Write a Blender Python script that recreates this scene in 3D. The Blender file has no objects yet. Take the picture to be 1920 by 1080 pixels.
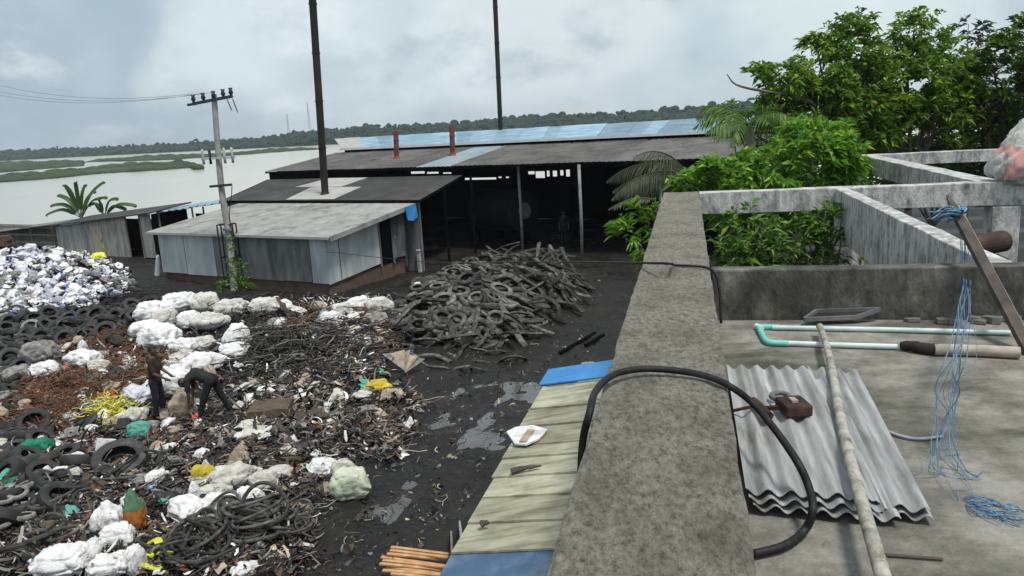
import bpy, bmesh, math, random
import numpy as np
from mathutils import Vector, Matrix, Euler, noise as mnoise
random.seed(7); rng = np.random.default_rng(7)
sc = bpy.context.scene
COL = sc.collection
PI = math.pi
# ------------------------------------------------------------------ camera model
F = 1450.0; H = 6.3
_a = math.radians(3.3); _p = math.atan(303*math.cos(_a)/F)
CF = np.array([0, math.cos(_p), -math.sin(_p)]); _r = np.array([1., 0, 0]); _u = np.cross(_r, CF)
CR = math.cos(_a)*_r - math.sin(_a)*_u; CU = math.sin(_a)*_r + math.cos(_a)*_u
CC = np.array([0, 0, H])
def ray(x, y): return CF*F + (x-960)*CR + (540-y)*CU
def at_z(x, y, z=0.):
    d = ray(x, y); return CC + d*((z-H)/d[2])
def at_d(x, y, dist):                      # point at a given forward distance
    d = ray(x, y); return CC + d*(dist/d[1])
# terrace frame (s right of parapet, t along it) and site frame (u, v)
TT = np.array([0.22808, 0.97364]); TS = np.array([TT[1], -TT[0]])
def T(s, t, z): 
    q = TS*s + TT*t; return (q[0], q[1], z)
SU = np.array([.86, -.51]); SU /= np.linalg.norm(SU); SV = np.array([-SU[1], SU[0]]); SO = np.array([-7.3516, 30.6848])
def S(u, v, z=0.):
    q = SO + SU*u + SV*v; return (q[0], q[1], z)
def uvof(P): 
    q = np.array(P[:2])-SO; return q@SU, q@SV
def at_v(x, y, v):                         # ray meets the vertical plane v = const: returns (u, z)
    d = ray(x, y); k = (v - (CC[:2]-SO)@SV)/(d[:2]@SV); P = CC+d*k
    return (P[:2]-SO)@SU, P[2]
def at_t(x, y, t):
    d = ray(x, y); k = t/(d[:2]@TT); P = CC+d*k; return P[:2]@TS, P[2]
ROT_S = math.atan2(SU[1], SU[0]); ROT_T = math.atan2(TS[1], TS[0])

# ------------------------------------------------------------------ ground height
MOUNDS = [  # X, Y, rx, ry, angle, h
 (0.2, 27.2, 3.7, 3.2, 0.3, 1.15), (-1.7, 23.9, 3.0, 2.9, 0, .85), (1.7, 27.6, 2.0, 2.2, 0, .5),
 (-22.5, 35.2, 8.0, 4.4, -.5, 2.1),
 (-11.0, 26.0, 3.8, 3.0, 0, .75), (-6.3, 23.3, 3.6, 2.6, 0, .7), (-12.6, 20.4, 4.2, 3.2, 0, .55), (-16.5, 27, 5, 3.5, 0, .4),
 (-5.6, 15.3, 2.4, 1.6, 0, .35), (-8.6, 13.2, 3.4, 2.4, 0, .35), (-6.9, 10.6, 2.0, 1.3, 0, .35), (-4.2, 19.2, 2.4, 2.2, 0, .3),
 (-8.4, 25.8, 2.0, 1.6, 0, .5)]
PUDDLES = [  # px, py, half width px, half height px
 (890, 722, 46, 20), (985, 735, 36, 30), (818, 786, 42, 20), (905, 826, 40, 24), (612, 972, 40, 22), (690, 958, 36, 26), (1040,830,20,10), (770,905,16,7)]
PUD = []
for (x, y, w, h) in PUDDLES:
    P = at_z(x, y); k = P[1]/F; P2 = at_z(x, y-h); PUD.append((P[0], P[1], w*k*1.05, abs(P2[1]-P[1])*1.05))
def vshore(u): return np.where(u < -14.5, 10.5+0*u, np.where(u > 15.5, 400., 27.5))
def hgt(X, Y):
    X = np.asarray(X, float); Y = np.asarray(Y, float); z = np.zeros_like(X+Y)
    for (cx, cy, rx, ry, an, h) in MOUNDS:
        dx, dy = X-cx, Y-cy; c, s = math.cos(an), math.sin(an)
        q = ((dx*c+dy*s)/rx)**2 + ((-dx*s+dy*c)/ry)**2
        z = z + h*np.exp(-q*1.9)
    for (cx, cy, rx, ry) in PUD:
        q = ((X-cx)/rx)**2 + ((Y-cy)/ry)**2; z = z - .075*np.exp(-q*1.1)
    z = z + .035*np.sin(X*1.7+.6*np.sin(Y*1.1))*np.sin(Y*1.3+X*.4)
    ts_, tt_ = X*TS[0]+Y*TS[1], X*TT[0]+Y*TT[1]; lane = np.exp(-((tt_-17)/9.)**4)
    for c_, a_ in ((-3.3, .5), (-4.75, .35), (-5.3, .8)):
        z = z - .075*lane*np.exp(-((ts_-c_-.35*np.sin(tt_*.33*(1+a_*.2)+a_*5))/.17)**2)*(.55+.45*np.sin(tt_*1.1+a_*9))
    u = (X-SO[0])*SU[0]+(Y-SO[1])*SU[1]; v = (X-SO[0])*SV[0]+(Y-SO[1])*SV[1]
    k = np.clip((v-vshore(u))/3., 0, 1); z = z - 4.5*k*k*(3-2*k)
    return z
def at_h(x, y, lift=0.):
    d = ray(x, y); ks = KS/d[1]; P = CC[None]+d[None]*ks[:, None]; below = P[:, 2] < hgt(P[:, 0], P[:, 1])+lift
    i = int(np.argmax(below)) if below.any() else len(ks)-1
    ks = np.linspace(ks[max(0, i-1)], ks[i], 14); P = CC[None]+d[None]*ks[:, None]; below = P[:, 2] < hgt(P[:, 0], P[:, 1])+lift
    return P[int(np.argmax(below)) if below.any() else -1]
KS = np.linspace(5., 60., 160)

# ------------------------------------------------------------------ materials
def new_mat(name):
    m = bpy.data.materials.new(name); m.use_nodes = True
    nt = m.node_tree; b = nt.nodes['Principled BSDF']; return m, nt, b
def mat(name, stops, scale=4., rough=.8, detail=8., bump=.0, bscale=None, metal=0., stretch=(1, 1, 1), spec=.3, dist=0., islands=0., objrand=0., coords='Object', roughvar=0., nrough=.6, second=None, prerot=None):
    m, nt, b = new_mat(name); N, L = nt.nodes, nt.links
    tc = N.new('ShaderNodeTexCoord'); mp = N.new('ShaderNodeMapping'); mp.inputs['Scale'].default_value = stretch
    srcv = tc.outputs[coords]
    if prerot is not None:
        vr = N.new('ShaderNodeVectorRotate'); vr.rotation_type = 'Z_AXIS'; vr.inputs['Angle'].default_value = -prerot; L.new(srcv, vr.inputs['Vector']); srcv = vr.outputs[0]
    L.new(srcv, mp.inputs['Vector'])
    nz = N.new('ShaderNodeTexNoise'); nz.inputs['Scale'].default_value = scale; nz.inputs['Detail'].default_value = detail; nz.inputs['Roughness'].default_value = nrough
    nz.inputs['Distortion'].default_value = dist
    L.new(mp.outputs[0], nz.inputs['Vector'])
    rp = N.new('ShaderNodeValToRGB'); cr = rp.color_ramp
    st = [(p, c) for p, c in stops]
    cr.elements[0].position, cr.elements[0].color = st[0][0], (*st[0][1], 1)
    cr.elements[1].position, cr.elements[1].color = st[-1][0], (*st[-1][1], 1)
    for p, c in st[1:-1]:
        e = cr.elements.new(p); e.color = (*c, 1)
    L.new(nz.outputs['Fac'], rp.inputs['Fac']); colour = rp.outputs['Color']
    if second:                              # (colour, scale, low, high, stretch): a second stain layer
        c2, s2, lo, hi, str2 = second
        mp2 = N.new('ShaderNodeMapping'); mp2.inputs['Scale'].default_value = str2; mp2.inputs['Location'].default_value = (3.1, 1.7, 5.2)
        L.new(srcv, mp2.inputs['Vector'])
        n2 = N.new('ShaderNodeTexNoise'); n2.inputs['Scale'].default_value = s2; n2.inputs['Detail'].default_value = 7; n2.inputs['Roughness'].default_value = .65
        L.new(mp2.outputs[0], n2.inputs['Vector'])
        r2 = N.new('ShaderNodeMapRange'); r2.inputs['From Min'].default_value = lo; r2.inputs['From Max'].default_value = hi
        L.new(n2.outputs['Fac'], r2.inputs['Value'])
        mx2 = N.new('ShaderNodeMix'); mx2.data_type = 'RGBA'; L.new(r2.outputs[0], mx2.inputs['Factor']); L.new(colour, mx2.inputs['A']); mx2.inputs['B'].default_value = (*c2, 1)
        colour = mx2.outputs['Result']
    if islands or objrand:
        hs = N.new('ShaderNodeHueSaturation')
        if islands:
            g = N.new('ShaderNodeNewGeometry'); src = g.outputs['Random Per Island']; am = islands
        else:
            g = N.new('ShaderNodeObjectInfo'); src = g.outputs['Random']; am = objrand
        mr = N.new('ShaderNodeMapRange'); mr.inputs['To Min'].default_value = 1-am; mr.inputs['To Max'].default_value = 1+am
        L.new(src, mr.inputs['Value']); L.new(mr.outputs[0], hs.inputs['Value'])
        L.new(colour, hs.inputs['Color']); colour = hs.outputs['Color']
    L.new(colour, b.inputs['Base Color'])
    b.inputs['Roughness'].default_value = rough; b.inputs['Metallic'].default_value = metal
    b.inputs['Specular IOR Level'].default_value = spec
    if roughvar:
        mr = N.new('ShaderNodeMapRange'); mr.inputs['To Min'].default_value = rough-roughvar; mr.inputs['To Max'].default_value = rough+roughvar
        L.new(nz.outputs['Fac'], mr.inputs['Value']); L.new(mr.outputs[0], b.inputs['Roughness'])
    if bump:
        nb = N.new('ShaderNodeTexNoise'); nb.inputs['Scale'].default_value = bscale or scale*4; nb.inputs['Detail'].default_value = 8; nb.inputs['Roughness'].default_value = .65
        L.new(mp.outputs[0], nb.inputs['Vector'])
        bp = N.new('ShaderNodeBump'); bp.inputs['Strength'].default_value = bump; bp.inputs['Distance'].default_value = .05
        L.new(nb.outputs['Fac'], bp.inputs['Height']); L.new(bp.outputs[0], b.inputs['Normal'])
    return m
def leaf_mat(name, c1, c2, trans=.35, rough=.5):
    m, nt, b = new_mat(name); N, L = nt.nodes, nt.links
    g = N.new('ShaderNodeNewGeometry'); rp = N.new('ShaderNodeValToRGB')
    rp.color_ramp.elements[0].color = (*c1, 1); rp.color_ramp.elements[1].color = (min(1, c2[0]*1.5+.02), c2[1]*1.12, c2[2]*1.1, 1); e_ = rp.color_ramp.elements.new(.9); e_.color = (*c2, 1); e_ = rp.color_ramp.elements.new(.55); e_.color = (*[(a+c)/2*.85 for a, c in zip(c1, c2)], 1)
    L.new(g.outputs['Random Per Island'], rp.inputs['Fac']); L.new(rp.outputs[0], b.inputs['Base Color'])
    b.inputs['Roughness'].default_value = rough; b.inputs['Specular IOR Level'].default_value = .35
    t = N.new('ShaderNodeBsdfTranslucent'); L.new(rp.outputs[0], t.inputs['Color'])
    mx = N.new('ShaderNodeMixShader'); mx.inputs[0].default_value = trans
    L.new(b.outputs[0], mx.inputs[1]); L.new(t.outputs[0], mx.inputs[2]); L.new(mx.outputs[0], N['Material Output'].inputs['Surface'])
    return m
g3 = lambda a: (a, a, a)
M = {}
M['parapet'] = mat('weathered_concrete', [(.33, (.035, .031, .023)), (.42, (.14, .129, .10)), (.49, (.25, .236, .19)), (.58, (.335, .32, .265)), (.72, (.47, .455, .39))], 34, .92, 10, 1.0, 55, nrough=.84, stretch=(1.1, .6, 1), second=((.085, .074, .048), 3.2, .46, .84, (1.2, .7, 1)))
M['terrace'] = mat('terrace_concrete', [(.27, (.075, .069, .056)), (.43, (.165, .155, .130)), (.56, (.265, .254, .222)), (.76, (.37, .36, .325))], 2.6, .8, 12, .5, 24, nrough=.76, second=((.05, .05, .028), 1.1, .47, .68, (.8, 1.7, 1)), roughvar=.15)
M['stained_wall'] = mat('stained_wall_concrete', [(.28, (.036, .035, .031)), (.46, (.092, .089, .078)), (.60, (.155, .149, .127)), (.78, (.29, .27, .215))], 5, .9, 9, .4, 20, stretch=(1.6, 1.6, .8), second=((.028, .027, .02), 2.2, .45, .7, (1, 1, .5)))
M['whitewash'] = mat('peeling_whitewash', [(.27, (.08, .08, .075)), (.40, (.26, .26, .25)), (.52, (.48, .48, .46)), (.72, (.70, .71, .69))], 6, .9, 9, .4, 18, stretch=(1.5, 1.5, .8), nrough=.72, second=((.14, .14, .13), 2.5, .50, .80, (2, 2, .35)))
M['plaster'] = mat('grey_plaster', [(.3, (.12, .115, .10)), (.7, (.25, .24, .22))], 2, .9, 8, .3)
M['mud'] = mat('black_mud', [(.25, (.006, .0058, .0055)), (.5, (.0145, .0135, .0125)), (.64, (.026, .0235, .0205)), (.8, (.058, .052, .045))], 1.1, .62, 12, 1.0, 9, nrough=.74, roughvar=.38, spec=.22, second=((.038, .031, .023), 5, .52, .75, (1, 1, 1)))
_nt = M['mud'].node_tree; _b = _nt.nodes['Principled BSDF']; _g = _nt.nodes.new('ShaderNodeNewGeometry'); _sp = _nt.nodes.new('ShaderNodeSeparateXYZ'); _nt.links.new(_g.outputs['Position'], _sp.inputs[0])
_mr = _nt.nodes.new('ShaderNodeMapRange'); _mr.inputs['From Min'].default_value = -.055; _mr.inputs['From Max'].default_value = .0; _mr.inputs['To Min'].default_value = .22; _mr.inputs['To Max'].default_value = 1.; _nt.links.new(_sp.outputs['Z'], _mr.inputs['Value'])
_ml = _nt.nodes.new('ShaderNodeMath'); _ml.operation = 'MULTIPLY'; _nt.links.new(_b.inputs['Roughness'].links[0].from_socket, _ml.inputs[0]); _nt.links.new(_mr.outputs[0], _ml.inputs[1]); _nt.links.new(_ml.outputs[0], _b.inputs['Roughness'])
M['puddle'] = mat('puddle_water', [(.3, (.03, .03, .028)), (.7, (.07, .068, .06))], 2, .05, 4, .03, 5, spec=.9)
M['water'] = mat('river_water', [(.3, (.42, .41, .33)), (.7, (.48, .465, .38))], .02, .18, 4, .10, .25, spec=.5)
M['rubber'] = mat('dusty_rubber', [(.30, (.012, .0115, .011)), (.45, (.042, .040, .037)), (.60, (.11, .105, .094)), (.76, (.30, .29, .265))], 4, .75, 10, .4, 26, nrough=.7, objrand=.6, spec=.35)
M['rubber_dark'] = mat('black_rubber', [(.3, (.010, .010, .010)), (.55, (.028, .027, .026)), (.75, (.075, .072, .067))], 6, .65, 8, .2, 30, objrand=.4, spec=.4)
M['rubber_mid'] = mat('grey_dusty_rubber', [(.3, (.035, .034, .031)), (.5, (.10, .097, .088)), (.75, (.27, .262, .24))], 6, .8, 8, .3, 30, objrand=.4)
M['rubber_pale'] = mat('pale_dusty_rubber', [(.3, (.10, .095, .085)), (.6, (.25, .245, .225)), (.8, (.38, .37, .34))], 6, .85, 8, .3, 30)
M['sack'] = mat('white_woven_plastic', [(.28, (.52, .515, .50)), (.43, (.75, .75, .745)), (.8, (.84, .845, .85))], 3.0, .6, 9, .9, 9, nrough=.65, second=((.26, .24, .205), 3.2, .52, .76, (1, 1, .6)))
M['sack_cream'] = mat('cream_woven_plastic', [(.27, (.34, .325, .28)), (.47, (.56, .55, .50)), (.8, (.74, .73, .69))], 3.5, .7, 9, .9, 9, nrough=.68, second=((.22, .195, .155), 3.2, .50, .76, (1, 1, .6)))
M['sack_tan'] = mat('soiled_tan_sackcloth', [(.25, (.16, .12, .085)), (.55, (.36, .30, .23)), (.8, (.52, .46, .38))], 4, .9, 8, .4, 10)
M['sack_grey'] = mat('grimy_grey_sackcloth', [(.25, (.09, .085, .08)), (.55, (.25, .24, .225)), (.8, (.5, .49, .46))], 6, .9, 8, .4, 10)
M['sack_green'] = mat('pale_green_plastic', [(.25, (.25, .29, .2)), (.55, (.50, .54, .41)), (.8, (.68, .70, .58))], 4, .7, 8, .4, 10)
M['teal'] = mat('teal_plastic', [(.3, (.05, .22, .18)), (.7, (.16, .42, .35))], 4, .6)
M['green_cloth'] = mat('green_cloth', [(.3, (.006, .07, .04)), (.7, (.02, .24, .14))], 6, .8)
M['green_sack'] = mat('dark_green_sack', [(.3, (.045, .10, .06)), (.7, (.12, .22, .13))], 6, .8)
M['orange'] = mat('orange_sack', [(.3, (.30, .09, .02)), (.7, (.52, .19, .05))], 8, .7)
M['yellow'] = mat('yellow_plastic', [(.3, (.36, .25, .012)), (.7, (.62, .50, .05))], 5, .5)
M['lime'] = mat('lime_yellow_plastic', [(.3, (.42, .42, .02)), (.7, (.62, .64, .10))], 5, .5, islands=.4)
M['red'] = mat('red_plastic', [(.3, (.42, .03, .02)), (.7, (.60, .12, .05))], 5, .5)
M['blue_bit'] = mat('blue_plastic', [(.3, (.10, .15, .32)), (.7, (.34, .42, .62))], 5, .5, islands=.3)
M['shadow_lilac'] = mat('shadow_lilac_plastic', [(.3, (.28, .29, .36)), (.7, (.60, .61, .67))], 5, .5, objrand=.4)  # bluish tone paints the heap's shadows into white plastic
M['rust'] = mat('rusty_iron', [(.3, (.014, .008, .006)), (.55, (.045, .021, .014)), (.75, (.11, .06, .04))], 6, .85, 8, .3, 25)
M['old_rust'] = mat('dark_rusty_pipe', [(.3, (.02, .012, .009)), (.6, (.06, .035, .027)), (.8, (.12, .075, .06))], 5, .85)
M['rust_wire'] = mat('rusty_wire', [(.3, (.075, .03, .014)), (.7, (.23, .10, .05))], 4, .8, islands=.45)
M['dark_wire'] = mat('blackened_wire', [(.3, (.010, .010, .009)), (.7, (.05, .049, .044))], 4, .6, islands=.5)
M['chimney'] = mat('sooty_steel_pipe', [(.3, (.010, .009, .008)), (.55, (.022, .017, .016)), (.8, (.06, .036, .03))], 1.3, .7, 6, .1, stretch=(1, 1, .35))
M['stack'] = mat('red_rust_pipe', [(.3, (.07, .022, .018)), (.7, (.24, .085, .065))], 3, .8)
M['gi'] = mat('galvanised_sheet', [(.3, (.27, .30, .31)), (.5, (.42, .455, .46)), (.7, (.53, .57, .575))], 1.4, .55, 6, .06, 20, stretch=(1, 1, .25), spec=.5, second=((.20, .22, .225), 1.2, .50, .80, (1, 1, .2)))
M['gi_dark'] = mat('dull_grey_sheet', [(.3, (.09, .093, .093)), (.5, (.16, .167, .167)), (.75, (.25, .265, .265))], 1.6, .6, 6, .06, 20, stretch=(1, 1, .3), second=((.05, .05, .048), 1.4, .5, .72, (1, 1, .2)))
M['gi_roof'] = mat('pale_roof_sheet', [(.3, (.18, .18, .17)), (.5, (.275, .277, .262)), (.75, (.36, .362, .345))], 1.1, .7, 10, .1, 12, nrough=.7, second=((.10, .09, .075), 1.4, .50, .72, (1, 1, 1)))
M['roof_dark'] = mat('sooty_roof_sheet', [(.3, (.020, .019, .018)), (.55, (.045, .043, .040)), (.8, (.10, .095, .09))], .8, .75, 9, .15, 8, nrough=.7)
M['roof_patch'] = mat('clean_patch_sheet', [(.3, (.30, .29, .27)), (.7, (.42, .41, .39))], 1.2, .7)
M['roof_brown'] = mat('dusty_brown_roof', [(.28, (.055, .051, .047)), (.5, (.105, .098, .092)), (.75, (.17, .165, .158))], .6, .75, 10, .1, 8, nrough=.7, objrand=.18, second=((.05, .04, .034), 1.1, .50, .70, (1, 1, 1)))
M['roof_paleblue'] = mat('pale_blue_sheet', [(.3, (.17, .22, .24)), (.7, (.27, .33, .35))], .6, .6)
M['roof_blue'] = mat('faded_blue_roof', [(.3, (.09, .18, .27)), (.5, (.17, .28, .37)), (.75, (.30, .41, .47))], .9, .5, 8, .0, objrand=.32, spec=.5)
M['white_trim'] = mat('white_flashing', [(.3, (.6, .6, .6)), (.7, (.75, .76, .76))], 2, .5)
M['soot_shade'] = mat('soot_shade_black', [(.3, (.002, .002, .002)), (.7, (.006, .006, .006))], 2, .95, spec=.05)  # sooty tone set near black to paint in the shade of interiors
M['tank'] = mat('sooty_drum_steel', [(.3, (.008, .009, .008)), (.7, (.025, .028, .026))], 2, .6)
M['column_steel'] = mat('dusty_grey_post', [(.3, (.14, .14, .135)), (.7, (.30, .30, .29))], 3, .7)
M['brick'] = mat('old_brick', [(.3, (.06, .035, .025)), (.5, (.13, .075, .05)), (.75, (.22, .14, .10))], 5, .9, 8, .5, 14)
def brick_mat():
    m, nt, b = new_mat('brick_plinth'); N, L = nt.nodes, nt.links
    tc = N.new('ShaderNodeTexCoord'); mp = N.new('ShaderNodeMapping'); mp.inputs['Rotation'].default_value = (PI/2, 0, 0)
    bt = N.new('ShaderNodeTexBrick'); bt.inputs['Scale'].default_value = 5; bt.inputs['Color1'].default_value = (.15, .075, .045, 1); bt.inputs['Color2'].default_value = (.09, .05, .035, 1); bt.inputs['Mortar'].default_value = (.10, .09, .075, 1)
    nz = N.new('ShaderNodeTexNoise'); nz.inputs['Scale'].default_value = 3; nz.inputs['Detail'].default_value = 8
    mx = N.new('ShaderNodeMix'); mx.data_type = 'RGBA'; mx.inputs['B'].default_value = (.06, .05, .04, 1)
    L.new(tc.outputs['Object'], mp.inputs['Vector']); L.new(mp.outputs[0], bt.inputs['Vector']); L.new(tc.outputs['Object'], nz.inputs['Vector'])
    mr = N.new('ShaderNodeMapRange'); mr.inputs['From Min'].default_value = .4; mr.inputs['From Max'].default_value = .7
    L.new(nz.outputs['Fac'], mr.inputs['Value']); L.new(mr.outputs[0], mx.inputs['Factor']); L.new(bt.outputs['Color'], mx.inputs['A']); L.new(mx.outputs['Result'], b.inputs['Base Color'])
    b.inputs['Roughness'].default_value = .9
    return m
M['brick_plinth'] = brick_mat()
M['planks'] = mat('bleached_planks', [(.3, (.20, .19, .17)), (.5, (.34, .335, .31)), (.75, (.47, .465, .44))], 2, .9, 8, .3, 20, stretch=(3, 3, .3), second=((.12, .11, .10), 2, .5, .75, (1, 1, .4)))
M['door_tan'] = mat('tan_door_board', [(.3, (.28, .25, .15)), (.7, (.45, .42, .28))], 3, .8)
M['wood'] = mat('old_timber', [(.3, (.10, .08, .06)), (.7, (.26, .22, .18))], 5, .85, 8, .3, stretch=(1, 1, .2))
M['fresh_wood'] = mat('orange_timber', [(.3, (.34, .17, .07)), (.55, (.56, .32, .15)), (.8, (.70, .47, .26))], 5, .75, 6, .2, islands=.25)
M['bamboo'] = mat('weathered_bamboo', [(.27, (.11, .10, .08)), (.43, (.25, .235, .195)), (.57, (.39, .375, .325)), (.78, (.52, .51, .465))], 12, .75, 9, .25, 30, nrough=.72, second=((.09, .075, .05), 9, .56, .75, (1, 1, 1)))
M['dark_wood'] = mat('dark_timber', [(.3, (.035, .028, .024)), (.7, (.11, .09, .075))], 8, .8)
M['leanto'] = mat('mossy_fibre_sheet', [(.25, (.17, .162, .115)), (.43, (.31, .302, .215)), (.60, (.41, .402, .30)), (.8, (.50, .49, .40))], 2.6, .85, 9, .15, 14, objrand=.2, second=((.10, .095, .06), 3.2, .47, .74, (.4, 2.6, 1)))
M['tarp_blue'] = mat('bright_blue_sheet', [(.3, (.025, .16, .42)), (.7, (.06, .28, .60))], 1.8, .5)
M['tarp_navy'] = mat('dark_blue_sheet', [(.3, (.035, .07, .13)), (.5, (.06, .115, .20)), (.7, (.20, .25, .28))], 1.8, .6)
M['tarp_faded'] = mat('faded_blue_tarpaulin', [(.3, (.12, .22, .30)), (.7, (.30, .42, .50))], 1.6, .6)
M['pvc'] = mat('pale_pvc', [(.3, (.30, .44, .42)), (.5, (.52, .62, .60)), (.7, (.66, .72, .70))], 5, .4)
M['pvc_green'] = mat('turquoise_pvc', [(.3, (.10, .42, .37)), (.7, (.22, .60, .53))], 5, .4)
M['old_pipe'] = mat('muddy_pipe', [(.3, (.12, .09, .065)), (.5, (.34, .29, .23)), (.75, (.50, .46, .40))], 6, .8, 8)
M['corrugated'] = mat('corrugated_galvanised', [(.30, (.13, .13, .125)), (.45, (.25, .255, .25)), (.58, (.36, .372, .367)), (.75, (.50, .52, .517))], 5, .55, 9, .05, 30, spec=.4, stretch=(2.2, .22, 1), prerot=ROT_T, second=((.085, .078, .065), 4, .53, .72, (2.4, .4, 1)), nrough=.66)
M['hose'] = mat('black_cable_rubber', [(.3, (.005, .005, .005)), (.55, (.012, .012, .0115)), (.75, (.04, .039, .036))], 14, .6, spec=.3)
M['grey_wire'] = mat('grey_wire', [(.3, (.09, .09, .09)), (.7, (.2, .2, .2))], 8, .6)
M['blue_rope'] = mat('blue_nylon', [(.3, (.06, .13, .23)), (.7, (.16, .29, .42))], 12, .6, islands=.35)
M['concrete_pole'] = mat('concrete_pole', [(.3, (.20, .20, .18)), (.7, (.38, .38, .35))], 3, .85)
M['porcelain'] = mat('dark_porcelain', [(.3, (.015, .018, .03)), (.7, (.04, .045, .06))], 3, .4)
M['pale_steel'] = mat('pale_steel', [(.3, (.30, .32, .32)), (.7, (.46, .48, .48))], 3, .6)
M['bark'] = mat('grey_bark', [(.3, (.06, .05, .04)), (.7, (.17, .15, .125))], 7, .9, 8, .4)
M['skin'] = mat('brown_skin', [(.3, (.085, .045, .028)), (.7, (.13, .07, .045))], 6, .6)
M['hair'] = mat('black_hair', [(.3, (.006, .006, .006)), (.7, (.014, .013, .012))], 20, .6)
M['navy'] = mat('dark_navy_cloth', [(.3, (.008, .008, .016)), (.7, (.022, .02, .038))], 6, .9)
M['brown_cloth'] = mat('dark_brown_cloth', [(.3, (.018, .013, .012)), (.7, (.045, .032, .028))], 6, .9)
M['black_cloth'] = mat('black_cloth', [(.3, (.007, .007, .007)), (.7, (.02, .02, .018))], 6, .9)
M['olive_cloth'] = mat('dark_grey_olive_cloth', [(.3, (.012, .013, .010)), (.7, (.034, .036, .029))], 6, .9)
M['grey_cloth'] = mat('grey_cloth', [(.3, (.12, .12, .12)), (.7, (.22, .22, .22))], 6, .9)
M['leaf_bright'] = leaf_mat('bright_leaf', (.06, .19, .016), (.25, .46, .05), .4)
M['leaf_mid'] = leaf_mat('mid_green_leaf', (.03, .09, .012), (.16, .30, .04), .35)
M['leaf_tree'] = leaf_mat('tree_leaf', (.032, .10, .010), (.26, .43, .05), .42)
M['leaf_dark'] = leaf_mat('dark_green_leaf', (.024, .07, .010), (.16, .28, .04), .38)
M['leaf_grey'] = leaf_mat('greyish_leaf', (.04, .065, .045), (.10, .14, .10), .3)
M['leaf_dry'] = leaf_mat('dull_frond', (.055, .07, .04), (.13, .15, .085), .3)
M['leaf_banana'] = leaf_mat('banana_leaf', (.03, .075, .018), (.085, .15, .035), .3)
M['bank'] = mat('reed_bank', [(.3, (.026, .045, .022)), (.6, (.05, .07, .036)), (.8, (.085, .10, .055))], .03, .95, 10)
M['far_wood'] = mat('far_foliage', [(.3, (.008, .022, .014)), (.7, (.020, .042, .022))], .12, .95, 8)
M['litter_dark'] = mat('charred_scraps', [(.3, (.008, .008, .008)), (.7, (.04, .038, .034))], 3, .7, islands=.6)
M['litter_brown'] = mat('brown_scraps', [(.3, (.05, .034, .024)), (.7, (.13, .095, .068))], 3, .85, islands=.5)
M['litter_tan'] = mat('tan_scraps', [(.3, (.24, .19, .14)), (.7, (.46, .40, .32))], 3, .8, islands=.35)
M['litter_white'] = mat('white_scraps', [(.3, (.52, .52, .50)), (.7, (.82, .82, .80))], 3, .6, islands=.25)
M['litter_grey'] = mat('grey_scraps', [(.3, (.09, .09, .085)), (.7, (.24, .235, .22))], 3, .8, islands=.4)

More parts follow.
